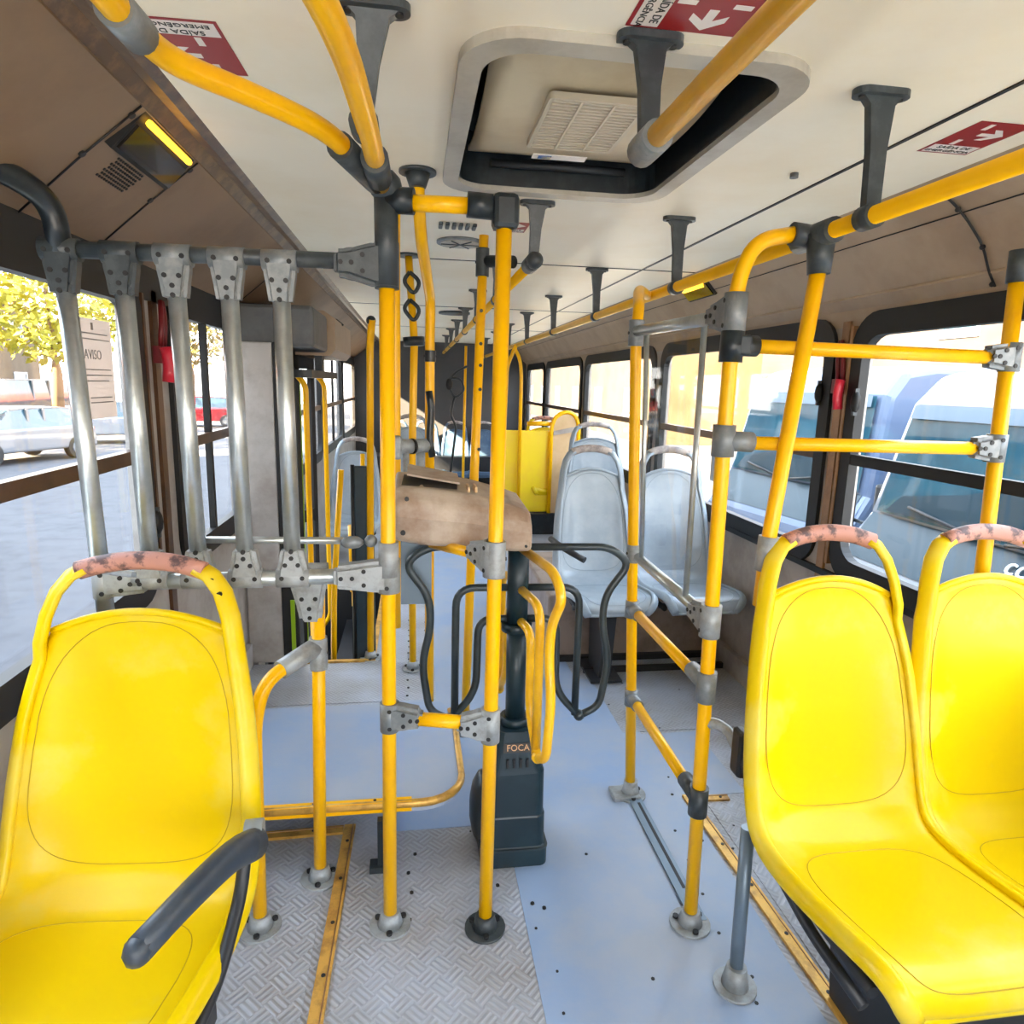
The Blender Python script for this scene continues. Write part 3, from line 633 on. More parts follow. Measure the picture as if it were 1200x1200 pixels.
for z, lab, cm in ((.71, 'upper yellow bar of the partition running between its two poles', 'clamp'), (.385, 'lower yellow bar of the partition running between its two poles', 'clamp_d')):
    xa = .772 - z*.0525; xb = .750 - z*.017
    t = thing('partition_bar', lab, 'bar', (xa, 2.0, z)); 
    obj('tube', MB().tube([(xa, 2.06, z), (xb, 1.53, z-.005)], R*.95, 16), 'pole', t)
    obj('clamp', MB().tube([(xa, 2.09, z-.03), (xa, 2.09, z+.03)], .023, 16).tube([(xa, 2.085, z), (xa, 2.02, z)], .0225, 14), 'clamp', t)
    obj('clamp', MB().tube([(xb, 1.5, z-.045), (xb, 1.5, z+.035)], .025, 16).tube([(xb, 1.51, z), (xb, 1.59, z+.002)], .0225, 14), cm, t)
t = thing('floor_channel', 'worn steel channel on the floor joining the feet of the partition poles', 'channel', (.77, 1.8, 0))
obj('channel', MB().box((.755, 1.50, .0), (.800, 2.07, .010)), 'gleg', t)
obj('slot', MB().box((.778, 1.62, .0098), (.788, 2.03, .0108)), 'bolt', t)
obj('foot_socket', MB().tube([(.772, 2.09, 0), (.771, 2.09, .06)], .025, 14).bbox((.70, 2.05, 0), (.80, 2.13, .018), .005), 'clamp_l', t)
# rails across the right window behind the seats
for z, lab in ((1.553, 'upper yellow bar crossing the right window at head height'), (1.328, 'lower yellow bar crossing the right window above the seats')):
    t = thing('window_guard_bar', lab, 'bar', (1.1, 1.5, z)); 
    obj('tube', MB().tube([(.775, 1.5, z), (1.43, 1.5, z-.006)], R*.92, 16), 'pole', t)
    a, b = tee((1.462, 1.5, z-.004), (0, 0, 1), (-1, 0, 0), L=.075, wide=.035, r=.024); q = obj('tee_fitting', a, 'clamp', t); obj('bolt', b, 'bolt', q)
p3 = pole('yellow pole standing against the right window behind the outer seat', [(1.485, 1.5, .5), (1.482, 1.5, 1.0), (1.447, 1.5, 1.73)], foot=False)
obj('top_socket', MB().tube([(1.447, 1.5, 1.725), (1.445, 1.5, 1.80)], .024, 14), 'clamp_d', p3)
p4 = pole('slanting yellow pole from the ceiling rail down to the near right seat', [(.845, 1.47, .93), (.850, 1.47, 1.08), (.912, 1.475, 1.76)], foot=False)
obj('seat_sleeve', MB().tube([(.848, 1.47, 1.02), (.852, 1.47, 1.105)], .0245, 16).bbox((.852, 1.45, 1.03), (.885, 1.49, 1.09), .008), 'clamp_l', p4)
obj('rail_joint', MB().tube([(XRR, 1.42, ZRR), (XRR, 1.56, ZRR)], .0275, 16).cone((XRR+.003, 1.475, ZRR), (XRR+.006, 1.475, ZRR-.085), .032, .025).tube([(.85, 1.50, ZRR+.004), (XRR, 1.50, ZRR)], .0255, 16), 'clamp_d', p4)
pole('yellow pole bending from the right ceiling rail down the seam of the yellow partition', [(1.005, 6.36, .215), (1.005, 6.36, 1.55), (.985, 6.36, 1.70), (XRR+.01, 6.30, ZRR)], .08, foot=False, r=.017)
pole('pale lit yellow pole at the left edge of the yellow partition', [(.80, 6.1, 0), (.83, 6.1, 1.62), (XRR-.01, 6.0, ZRR)], .08, foot=True, r=.017)
pole('far yellow pole seen just right of the scuffed front pole', [(.62, 5.4, 0), (.66, 5.4, 1.80)], foot=True, r=.017)
pole('distant yellow pole near the rear bulkhead', [(.60, 8.3, 0), (.62, 8.3, 1.9)], foot=True, r=.017)

# ------------------------------------------------------------------ turnstile
TX, TY = .305, 1.87
ts = thing('turnstile', 'turnstile with dark teal pedestal and looping arms, yellow in front, grey at the sides', 'turnstile', (TX, TY, 0))
def loft(sections, n=6):
    """stack of rounded rectangles (cx,cy,z,w,d,r)"""
    vs = []; fs = []; k = None
    for cx, cy, z, w, d, rr_ in sections:
        p = rrect(cx, cy, w, d, rr_, n); k = len(p); vs += [(x, y, z) for x, y in p]
    for i in range(len(sections)-1):
        for j in range(k): fs.append((i*k+j, i*k+(j+1) % k, (i+1)*k+(j+1) % k, (i+1)*k+j))
    fs.append(list(reversed(range(k)))); fs.append([(len(sections)-1)*k + j for j in range(k)])
    return MB().raw(vs, fs)
ped = loft([(TX-.005, TY, 0, .205, .20, .025), (TX-.005, TY, .055, .205, .20, .025), (TX-.005, TY, .065, .19, .185, .025), (TX-.005, TY, .16, .19, .18, .03), (TX-.005, TY, .165, .182, .175, .03), (TX, TY, .30, .172, .16, .03), (TX, TY, .315, .160, .155, .03), (TX+.002, TY, .43, .125, .125, .03)])
pd = obj('pedestal', ped, 'tstile', ts)
obj('side_bulge', MB().ball((TX-.095, TY+.01, .14), .1, 14, (.42, .75, 1.25)), 'black', pd)
obj('skirt_line', loft([(TX-.005, TY, .056, .209, .204, .026), (TX-.005, TY, .062, .209, .204, .026)]), 'tarm', pd)
obj('badge', MB().raw([(TX-.045, TY-.0775, .372), (TX+.045, TY-.0775, .372), (TX+.042, TY-.0695, .398), (TX-.042, TY-.0695, .398)], [(0, 1, 2, 3)]), 'ink', pd)
text('badge_letters', 'FOCA', .026, basis((TX, TY-.0745, .385), (1, 0, 0), (0, .3, .95)), 'tan', pd)
for i in range(4): obj('rib', MB().box((TX-.035+i*.02, TY-.083, .325), (TX-.028+i*.02, TY-.078, .352)), 'ink', pd)
obj('column', MB().cyl((TX, TY, .43), (TX-.003, TY, .735), .030).cyl((TX, TY, .425), (TX, TY, .455), .045).cyl((TX-.003, TY, .73), (TX-.003, TY, .755), .046).cyl((TX-.003, TY, .75), (TX-.003, TY, 1.0), .032), 'tstile', ts)
def arm(phi, m, lab, ra=.0115, zb=0.0):
    dx, dy = math.cos(phi), math.sin(phi); A = lambda r_, z: (TX + dx*r_, TY + dy*r_, z)
    mb = MB()
    mb.tube([A(.02, .985), A(.27, .985), A(.335, .935), A(.262, .835), A(.258, .74), A(.285, .63), A(.262, .475+zb), A(.20, .445+zb)], ra, 12, .055)
    mb.tube([A(.02, .862), A(.185, .862), A(.186, .45+zb)], ra, 12, .06)
    mb.tube([A(.02, .765), A(.118, .765), A(.122, .53), A(.20, .445+zb)], ra, 12, .06)
    mb.ball(A(.20, .447+zb), .018, 10)
    return obj('arm', mb, m, ts, label=lab)
PH = math.radians(-2)
arm(PH, 'tarm', 'dark grey looping arm pointing right')
arm(PH + math.pi, 'tarm', 'dark grey looping arm pointing left')
arm(math.radians(-80), 'yarm', 'yellow looping arm pointing at the gangway entrance', .0130, -.02)
arm(math.radians(97), 'yarm', 'yellow looping arm pointing to the rear')
bx = thing('fare_box', 'grimy beige fare box topping the turnstile, behind the front poles', 'fare box', (.13, 1.9, 1.0))
secs = []
prof = [(-.055, 1.035, 1.175), (.02, 1.02, 1.172), (.16, 1.01, 1.155), (.27, 1.0, 1.125), (.318, 1.0, 1.108)]
mbx = MB(); vs = []; fs = []
for x, zb, zt in prof:
    vs += [(x, 1.74, zb+.008), (x, 1.735, (zb+zt)/2), (x, 1.745, zt-.03), (x, 1.775, zt), (x, 2.02, zt+.012), (x, 2.05, zt-.01), (x, 2.05, zb+.01), (x, 2.03, zb), (x, 1.76, zb)]
k = 9
for i in range(len(prof)-1):
    for j in range(k): fs.append((i*k+j, (i+1)*k+j, (i+1)*k+(j+1) % k, i*k+(j+1) % k))
fs.append(list(range(k))); fs.append([(len(prof)-1)*k + j for j in reversed(range(k))])
bb_ = obj('housing', mbx.raw(vs, fs), 'tray', bx)
md = bb_.modifiers.new('bevel', 'BEVEL'); md.width = .012; md.segments = 3; md.limit_method = 'ANGLE'
obj('top_slot', MB().raw([(-.035, 1.80, 1.177), (.115, 1.80, 1.166), (.12, 1.87, 1.1695), (-.03, 1.95, 1.187)], [(0, 1, 2, 3)]), 'ink', bx)
obj('slot_lid', MB().raw([(-.02, 1.86, 1.20), (.125, 1.84, 1.178), (.125, 1.95, 1.19), (-.02, 1.97, 1.215), (-.02, 1.86, 1.195), (.125, 1.84, 1.173), (.125, 1.95, 1.185), (-.02, 1.97, 1.21)], [(0,1,2,3),(4,7,6,5),(0,4,5,1),(1,5,6,2),(2,6,7,3),(3,7,4,0)]), 'tray', bx)
for x in (.145, .165): obj('yellow_tab', MB().box((x, 1.80, 1.157), (x+.006, 1.87, 1.172)), 'panel_tan', bx)
obj('screw', MB().disc((-.03, 1.735, 1.06), (0, 1, 0), .007, .004, 8).disc((.30, 1.737, 1.02), (0, 1, 0), .004, .004, 8).disc((-.02, 1.737, 1.15), (0, 1, 0), .006, .004, 8), 'bolt', bx)
obj('mount_plate', MB().box((-.04, 1.92, .80), (.05, 1.935, 1.03)), 'gleg', bx)

# ------------------------------------------------------------------ raised platform
pf = thing('raised_platform', 'low blue-grey platform with a rounded yellow edge, left of the turnstile', 'platform', (-.35, 2.2, 0))
cor = [(XL+.03, 1.845), (-.01, 1.845)]
for i in range(7):
    a = math.radians(-90 + 15*i); cor.append((.02 + .13*math.cos(a) , 1.975 + .13*math.sin(a)))
cor += [(.148, 2.30), (.135, 2.42), (.10, 2.49), (XL+.03, 2.49)]
obj('deck', MB().prism(cor, 'Z', .165, .197), 'vinyl', pf)
edge = [(x, y, .192) for x, y in cor[:-1]]
obj('edge_strip', MB().tube([V(p) for p in edge[:-1]], .0135, 8, .0, flat=(.9, 1.0)), 'brass', pf)
obj('edge_strip', MB().prism([(XL+.03, 1.838), (-.01, 1.838), (-.01, 1.862), (XL+.03, 1.862)], 'Z', .170, .2035), 'pole', pf)
for x, y in ((-.10, 1.80), (-.78, 1.88), (.02, 2.40)):
    obj('support_leg', MB().box((x-.011, y, 0), (x+.011, y+.025, .168)).box((x-.035, y-.012, 0), (x+.035, y+.03, .022)), 'black', pf)
sc_ = MB()
for x in (-.7, -.5, -.3, -.12): sc_.disc((x, 1.852, .204), (0, 0, 1), .005, .002, 6)
obj('screw', sc_, 'bolt', pf)
# brass strips in the floor
def strip(n, a, b, w=.036):
    a = V(a); b = V(b); d = (b-a).normalized(); s = V((-d.y, d.x, 0))*w/2
    t = struct('trim_%d' % n, a)
    vs = [a-s, a+s, b+s, b-s]; vs = [v + V((0, 0, .001)) for v in vs] + [v + V((0, 0, .010)) for v in vs]
    obj('strip', MB().raw(vs, [(0,3,2,1),(4,5,6,7),(0,1,5,4),(1,2,6,5),(2,3,7,6),(3,0,4,7)]), 'brass', t)
    mb = MB(); L = (b-a).length; k = max(2, int(L/.16))
    for i in range(k): mb.disc(a + d*(L*(i+.5)/k) + V((0, 0, .010)), (0, 0, 1), .0055, .002, 8)
    obj('screw', mb, 'bolt', t)
    obj('lip', MB().tube([a + s*.55 + V((0, 0, .0105)), b + s*.55 + V((0, 0, .0105))], .002, 5), 'tan', t)
strip(8, (-.80, 1.985, 0), (-.232, 2.0, 0)); strip(9, (-.212, 2.02, 0), (-.240, .7, 0)); strip(10, (.975, 2.06, 0), (1.015, .8, 0)); strip(11, (1.0, 2.035, 0), (1.12, 2.03, 0), .03)

# ------------------------------------------------------------------ seats
def seat(name, label, loc, shell='seat', line='seat_dark', grip='grip', group=None, yaw=0.0, bolts=False, legs='pedestal', W=1.0):
    """one moulded seat facing -Y; loc is the floor point under the foot of the backrest"""
    t = thing(name, label, 'seat', loc, group); t.rotation_euler.z = yaw
    L0 = V(loc); LOC[t.name] = V((0, 0, 0))                         # parts below are written in seat coordinates
    prof = [(.452, .395, .160), (.462, .425, .184), (.455, .452, .200), (.425, .468, .211), (.36, .464, .220), (.28, .452, .226), (.20, .440, .229), (.12, .434, .230), (.06, .440, .230), (.025, .462, .230),
            (.005, .50, .230), (-.012, .55, .229), (-.028, .61, .227), (-.045, .68, .222), (-.062, .75, .215), (-.078, .82, .207), (-.094, .89, .197), (-.110, .955, .186), (-.124, 1.01, .170)]
    prof = [(p, q, w_*W) for p, q, w_ in prof]
    NS = 40; NT = 25
    def cr_interp(s):
        x = s*(len(prof)-1); i = min(int(x), len(prof)-2); tt = x - i
        p0, p1, p2, p3 = prof[max(i-1, 0)], prof[i], prof[i+1], prof[min(i+2, len(prof)-1)]
        return [0.5*((2*b) + (c-a)*tt + (2*a-5*b+4*c-d)*tt*tt + (3*b-a-3*c+d)*tt**3) for a, b, c, d in zip(p0, p1, p2, p3)]
    def surf(s, tt, lift=0.0):
        f_, z, w = cr_interp(s); e = .004; f1, z1, _ = cr_interp(min(s+e, 1)); f0, z0, _ = cr_interp(max(s-e, 0))
        tx, tz = f1-f0, z1-z0; ln = math.hypot(tx, tz) or 1; nx, nz = -tz/ln, tx/ln       # normal towards the sitter is (-?)
        nf, nn = -nx, -nz                                                                # forward/up side
        if nf < 0 and s > .5: nf, nn = -nf, -nn
        if nn < 0 and s <= .5: nf, nn = -nf, -nn
        a = abs(tt); dish = (.030 if s > .5 else .016) * (1 - min(a/.84, 1)**3) * math.sin(math.pi*min(max(s, .0), 1))**.5
        if s > .93 : pass
        drop = .045*tt*tt if s > .97 else .045*tt*tt*max(0, (s-.80)/.17)
        z -= drop*(1.0 if s > .8 else 0)
        return V((tt*w, -(f_ - dish*nf + lift*nf), z - dish*nn + lift*nn))
    vs = [surf(i/(NS-1), -1 + 2*j/(NT-1)) for i in range(NS) for j in range(NT)]
    fs = [(i*NT+j, i*NT+j+1, (i+1)*NT+j+1, (i+1)*NT+j) for i in range(NS-1) for j in range(NT-1)]
    mb = MB().raw(vs, fs, True)
    sh = obj('shell', mb, shell, t)
    so = sh.modifiers.new('thick', 'SOLIDIFY'); so.thickness = .010; so.offset = 0
    # rolled rim and the hoop above the backrest
    rim = MB()
    for sg in (-1, 1):
        path = [surf(i/30, sg) + V((0, 0, 0)) for i in range(0, 29)] + [V((sg*.186*W, .106, .945)), V((sg*.177*W, .119, 1.0)), V((sg*.160*W, .133, 1.052)), V((sg*.136*W, .143, 1.086)), V((sg*.108*W, .148, 1.103))]
        rim.tube(path, .0215, 14, flat=(1.0, .55), up=(1, 0, 0))
    rim.tube([surf(0, -1 + 2*j/12) for j in range(13)], .011, 10)
    rim.tube([surf(1, -1 + 2*j/12) for j in range(13)], .0085, 10)
    obj('rim', rim, shell, t)
    g = [V((-.122*W, .146, 1.096)), V((-.07*W, .152, 1.112)), V((0, .155, 1.119)), V((.07*W, .152, 1.112)), V((.122*W, .146, 1.096))]
    gp = fillet(g, .03, 4)
    obj('grip', MB().tube(gp, .0205, 14, flat=(.85, 1.0)), grip, t)
    if bolts:
        bo = MB()
        for x, y, z in ((.140, .131, 1.080), (.158, .119, 1.052)): bo.disc((x, y, z), (0, 1, .25), .006, .003, 8)
        obj('bolt', bo, 'bolt', t)
    # moulded seam lines
    def seamline(s0, s1, wt, rr2):
        pts = []
        for i in range(56):
            th = 2*math.pi*i/56; ca, sa = math.cos(th), math.sin(th); e_ = 2/rr2
            a = wt*math.copysign(abs(ca)**e_, ca); b = .5 + .5*math.copysign(abs(sa)**e_, sa); pts.append(surf(s0 + (s1-s0)*b, a, .0055))
        pts.append(pts[0]); return MB().tube(pts, .0011, 4, caps=False)
    obj('seam', seamline(.54, .975, .86, 3.4), line, t)
    obj('seam', seamline(.09, .42, .80, 3.6), line, t)
    # steel frame under the pan
    fr = MB()
    for sg in (-1, 1):
        fr.tube([(sg*.20*W, .05, .66), (sg*.20*W, .03, .52), (sg*.20*W, -.05, .405), (sg*.20*W, -.40, .40)], .0125, 10, .06)
    fr.tube([(-.19, -.34, .395), (.19, -.34, .395)], .0125, 10); fr.tube([(-.19, -.06, .395), (.19, -.06, .395)], .0125, 10)
    obj('frame', fr, 'dark', t)
    if legs == 'pedestal':
        obj('pedestal', MB().prism([(-.36, .395), (-.08, .395), (-.10, .0), (-.30, .0)], 'X', -.03, .03).box((-.08, -.34, 0), (.08, -.06, .012)), 'dark', t)
    if legs == 'console':
        obj('console', MB().prism([(-.44, .385), (-.0, .385), (-.06, .0), (-.24, .0)], 'X', .0, .19), 'dark', t)
    return t
S1 = seat('bus_seat', 'yellow moulded seat with a dark armrest in the left foreground', (-.578, 1.30, 0), group='yellow bus seats', bolts=True, yaw=-.075)
S1.scale = (1.05, 1, .955)
obj('armrest', MB().tube([(.262, -.07, .585), (.250, -.15, .628), (.225, -.26, .645), (.190, -.37, .640)], [.032, .025], 16, .07, flat=(.8, 1.0)).ball((.190, -.37, .640), .0245, 12, (.85, 1, 1)), 'armrest', S1)
obj('armrest_cap', MB().tube([(.272, -.05, .590), (.240, -.055, .590)], .033, 16), 'armrest_cap', S1)
obj('armrest_bracket', MB().tube([(.245, -.07, .58), (.243, -.10, .50), (.238, -.22, .42), (.225, -.46, .41)], .012, 10, .06).box((.19, -.30, .36), (.24, -.24, .41)), 'dark', S1)
S2 = seat('bus_seat', 'yellow moulded seat by the partition, left of the pair in the right foreground', (.997, 1.30, 0), group='yellow bus seats', legs='console', W=.94)
obj('support_leg', MB().tube([(-.215, .0, 0), (-.205, .03, .42)], .0165, 14), 'gleg', S2, label='blue-grey tubular leg')
obj('leg_flange', MB().tube([(-.215, 0, 0), (-.215, 0, .010)], .052, 20).cone((-.215, 0, .01), (-.214, .001, .06), .033, .024), 'clamp_l', S2)
obj('side_tube', MB().tube([(-.200, .10, .60), (-.207, .05, .54), (-.207, .0, .47), (-.197, -.08, .405), (-.18, -.20, .345), (-.15, -.34, .30)], .0125, 10, .05), 'dark', S2)
obj('hinge', MB().bbox((-.222, .07, .52), (-.19, .12, .64), .01), 'dark', S2)
obj('bracket', MB().tube([(-.262, .20, .60), (-.235, .19, .61), (-.205, .165, .60), (-.198, .11, .56)], .014, 10, .03), 'clamp_l', S2, label='pale curved bracket reaching to the partition pole')
S3 = seat('bus_seat', 'yellow moulded seat against the right window, at the picture edge', (1.425, 1.30, 0), group='yellow bus seats', legs='console', W=.94)
# gray pair on the wheel box
S4 = seat('bus_seat', 'grey moulded seat right of the turnstile, nearer the gangway', (.94, 3.32, .01), 'gseat', 'gseat_line', 'ggrip', group='grey bus seats', W=.88)
S5 = seat('bus_seat', 'grey moulded seat behind the acrylic screen, against the right window', (1.375, 3.32, .01), 'gseat', 'gseat_line', 'ggrip', group='grey bus seats', legs=None, W=.92)
wbx = thing('wheel_box', 'brown-grey wheel arch box under the grey seats', 'box', (1.2, 3.6, 0))
obj('body', MB().bbox((.70, 3.30, 0), (XR-.03, 4.25, .36), .015), 'tanbox', wbx)
obj('front_ledge', MB().box((.86, 3.12, 0), (XR-.03, 3.14, .03)).box((.70, 3.27, 0), (XR-.03, 3.30, .03)), 'rubber', wbx)
ar_ = MB().tube([(.70, 3.08, .63), (.76, 3.02, .60), (.83, 2.95, .585)], .013, 10, .03)
obj('armrest', MB().tube([(-.24, -.02, .66), (-.22, -.2, .66), (-.13, -.30, .62)], .016, 10, .05), 'dark', S4)
# far seats
far = [((-.50, 5.75, -.16), 'gseat', 'grey seat beyond the stairwell by the left windows, catching the sun'), ((-.06+.03, 6.7, .0), 'gseat', 'pale seat seen above the beige fare box, left of the kinked pole')]
for i, (loc, m, lab) in enumerate(far):
    seat('bus_seat', lab, loc, m, 'gseat_line', 'ggrip', group='far grey bus seats', W=.88)
seat('bus_seat', 'small yellow seat behind the tan partition on the far right', (1.40+.35, 6.85, .0), 'seat', 'seat_dark', 'grip', group='far yellow bus seats', legs=None, ).location.x = 1.36
e0 = seat('bus_seat', 'grey seat beyond the pair at the right windows, second row', (.95, 4.75, .12), 'gseat', 'gseat_line', 'ggrip', group='far grey bus seats', legs=None)
e0.location = (1.38, 4.9, .05); e0['label'] = 'pale seat at the right windows in the row behind the grey pair'
b0 = None
for i, x in enumerate((-.25, .17, .59, 1.01)):
    if b0 is None: b0 = seat('bench_seat', '', (x, 9.65, -.22), 'bseat', 'dark', 'ggrip', group='dark blue rear seats', legs=None, W=.86); b = b0
    else: b = copy_tree(b0); b.location.x = x
    b['label'] = ['dark blue rear seat farthest left on the back row', 'dark blue rear seat second from the left on the back row', 'dark blue rear seat third from the left on the back row', 'dark blue rear seat farthest right on the back row'][i]
# yellow and tan partitions far right
t = thing('partition_panel', 'bright yellow partition panel with a vertical seam, standing far back right of the poles', 'panel', (1.1, 6.4, .1))
obj('board', MB().bbox((.86, 6.40, .215), (1.31, 6.43, 1.02), .01), 'panel_y', t)
obj('top_rail', MB().tube([(1.08, 6.41, 1.085), (1.34, 6.41, 1.09)], .022, 12), 'pole', t)
t = thing('partition_panel', 'tan partition with a rounded yellow tube rim, standing right of the yellow panel', 'panel', (1.45, 6.38, .1))
rr3 = [(1.315, .19), (1.315, 1.06), (1.345, 1.15), (1.42, 1.20), (1.50, 1.205), (1.56, 1.15), (1.585, 1.06), (1.585, .19)]
obj('board', MB().prism(rr3, 'Y', 6.36, 6.375), 'panel_tan', t)
obj('rim', MB().tube([(x, 6.365, z) for x, z in rr3], .020, 12, .04), 'pole', t)
obj('grey_band', MB().prism([(1.335, .98), (1.565, 1.02), (1.565, 1.07), (1.335, 1.02)], 'Y', 6.352, 6.3605), 'wall', t)
obj('foot', MB().box((1.27, 6.34, .17), (1.37, 6.40, .20)), 'tan', t)
t = thing('engine_box', 'black box on the floor carrying the yellow partition', 'box', (1.3, 6.6, 0))
obj('body', MB().bbox((.86, 6.33, 0), (XR-.03, 7.2, .20), .01), 'black', t)
obj('lid', MB().bbox((.85, 6.32, .195), (XR-.03, 7.21, .212), .004), 'rubber', t)
t = thing('hand_strap', 'dark looping hand strap with a long cord in front of the rear seats', 'strap', (.45, 6.8, 1.2))
obj('ring', MB().tube([(.52, 6.8, 1.62), (.40, 6.8, 1.56), (.33, 6.8, 1.44), (.40, 6.8, 1.30), (.50, 6.8, 1.38), (.46, 6.8, 1.5), (.36, 6.8, 1.5)], .012, 8, .05), 'black', t)
obj('cord', MB().tube([(.40, 6.8, 1.32), (.36, 6.8, 1.15), (.42, 6.8, 1.02), (.36, 6.8, .5), (.37, 6.8, 0)], .012, 8, .05), 'black', t)
obj('pad', MB().ball((.345, 6.8, 1.44), .05, 10, (.7, .5, 1.2)), 'rubber', t)

# ------------------------------------------------------------------ roof hatch
ht = thing('roof_hatch', 'open beige roof hatch with a ventilation grille and rounded rim in the ceiling', 'hatch', (.41, 1.67, ZC))
hc = (.41, 1.67)
o_ = rrect(.41, 1.675, .66, .93, .115, 8); i_ = rrect(.41, 1.675, .575, .83, .09, 8)
obj('rim', MB().ring(o_, i_, 'Z', ZC-.018, ZC+.01), 'hatch_rim', ht)
i2 = rrect(.41, 1.675, .58, .84, .09, 8); i3 = rrect(.41, 1.675, .57, .825, .09, 8)
obj('throat', MB().ring(i2, i3, 'Z', ZC-.005, ZC+.14), 'black', ht)
lid = []
def lidz(x, y): return ZC + .045 + .055*((x-.41)/.28)**2*0 + .03*math.cos((y-1.67)*3.0) - .03 
mb = MB(); NX, NY = 10, 14; vs = []
for iy in range(NY+1):
    for ix in range(NX+1):
        x = .15 + .50*ix/NX; y = 1.30 + .73*iy/NY; vs.append((x, y, ZC + .03 + .05*abs((y-1.72)/.37)**2.2))
fs = [(iy*(NX+1)+ix, iy*(NX+1)+ix+1, (iy+1)*(NX+1)+ix+1, (iy+1)*(NX+1)+ix) for iy in range(NY) for ix in range(NX)]
lidO = obj('lid_lining', mb.raw(vs, fs, True), 'hatch', ht)
so = lidO.modifiers.new('t', 'SOLIDIFY'); so.thickness = .012
obj('lid_shell', MB().box((.08, 1.18, ZC+.13), (.74, 2.17, ZC+.17)), 'black', ht)
gx0, gx1, gy0, gy1, gz = .285, .505, 1.52, 1.83, ZC+.028
g_ = obj('grille_frame', MB().ring(rrect((gx0+gx1)/2, (gy0+gy1)/2, gx1-gx0, gy1-gy0, .012), rrect((gx0+gx1)/2, (gy0+gy1)/2, gx1-gx0-.02, gy1-gy0-.02, .006), 'Z', gz-.010, gz+.004), 'grille', ht)
obj('grille_backing', MB().box((gx0+.008, gy0+.008, gz), (gx1-.008, gy1-.008, gz+.004)), 'brown', ht)
for i in range(17):
    y = gy0+.02 + (gy1-gy0-.04)*i/16; obj('slat', MB().box((gx0+.008, y-.0035, gz-.009), (gx1-.008, y+.0035, gz)), 'grille', g_)
for k in (1, 2): obj('divider', MB().box((gx0+(gx1-gx0)*k/3-.003, gy0+.008, gz-.011), (gx0+(gx1-gx0)*k/3+.003, gy1-.008, gz)), 'grille', g_)
lb = obj('maker_label', MB().box((.31, 1.865, ZC+.016), (.455, 1.90, ZC+.018)), 'white', ht)
obj('label_mark', MB().box((.325, 1.872, ZC+.0145), (.36, 1.893, ZC+.016)), 'carblue', lb)
obj('hinge_bar', MB().tube([(.22, 2.07, ZC+.05), (.62, 2.07, ZC+.05)], .012, 8), 'dark', ht); obj('hinge_bar', MB().tube([(.28, 1.29, ZC+.06), (.6, 1.28, ZC+.06)], .014, 8), 'dark', ht)

# ------------------------------------------------------------------ ceiling stickers, speaker, cables, lamps
def sticker(label, c, ex, w=.145, h=.20, group='red exit stickers on the ceiling'):
    """ex: direction of the top edge (reading direction) on the ceiling, seen from below"""
    c = V(c); ex = V(ex).normalized(); ey = V((0, 0, -1)).cross(ex)            # z = ex x ey = down
    B = basis(c, ex, ey); t = thing('exit_sticker', label, 'sticker', c, group)
    def patch(nm, pts, m, lift):
        mb = MB(); P = [B @ V((x, y, lift)) for x, y in pts]; Q = [B @ V((x, y, lift-.0006)) for x, y in pts]; n = len(P)
        mb.raw(P + Q, [list(range(n)), [n+i for i in reversed(range(n))]] + [(i, n+i, n+(i+1) % n, (i+1) % n) for i in range(n)]); return obj(nm, mb, m, t)
    W2, H2 = w/2, h/2
    patch('backing', [(-W2, -H2), (W2, -H2), (W2, H2), (-W2, H2)], 'red', .0012)
    patch('text_band', [(-W2+.006, -H2+.007), (W2-.006, -H2+.007), (W2-.006, -H2+.052), (-W2+.006, -H2+.052)], 'white', .0018)
    ay = .028; k = H2/.1
    patch('arrow', [(-.010, ay-.008), (.022, ay-.008), (.004, ay-.030), (.022, ay-.030), (.050, ay), (.022, ay+.030), (.004, ay+.030), (.022, ay+.008), (-.010, ay+.008)], 'white', .0018)
    patch('dash', [(-.030, -H2+.058), (-.018, -H2+.058), (-.018, -H2+.088), (-.030, -H2+.088)], 'white', .0018)
    patch('dash', [(-.030, H2-.042), (-.018, H2-.042), (-.018, H2-.012), (-.030, H2-.012)], 'white', .0018)
    B2 = B @ Matrix.Translation((0, -H2+.040, .0021)); B3 = B @ Matrix.Translation((0, -H2+.018, .0021))
    text('text_line', 'SAÍDA DE', .020, B2, 'ink', t); text('text_line', 'EMERGÊNCIA', .0165, B3, 'ink', t, stretch=1.15)
    return t
sticker('red exit sticker on the ceiling at the upper left, beside the cove', (-.395, 1.40, ZC), (-1, 0.03, 0))
sticker('red exit sticker on the ceiling above the roof hatch', (.435, 1.115, ZC), (0, 1, 0), .12, .19)
sticker('red exit sticker on the ceiling near the right ceiling rail', (1.265, 1.49, ZC), (1, 0, 0), .13, .19)
sticker('small red exit sticker on the ceiling beyond the roof hatch', (.36, 2.62, ZC), (1, 0, 0), .12, .16)
sk = thing('ceiling_speaker', 'round grey ceiling speaker beyond the roof hatch', 'speaker', (.19, 2.93, ZC))
obj('rim', MB().tube([(.19, 2.93, ZC-.010), (.19, 2.93, ZC)], .098, 28), 'clamp', sk)
obj('cone_cover', MB().tube([(.19, 2.93, ZC-.013), (.19, 2.93, ZC-.009)], .082, 28), 'hatch_rim', sk)
for k in range(3):
    a = math.pi*k/3; obj('rib', MB().tube([(.19+.08*math.cos(a), 2.93+.08*math.sin(a), ZC-.014), (.19-.08*math.cos(a), 2.93-.08*math.sin(a), ZC-.014)], .003, 6), 'clamp_d', sk)
vt = thing('ceiling_vent', 'row of small dark slots in the ceiling before the round speaker', 'vent', (.15, 2.63, ZC))
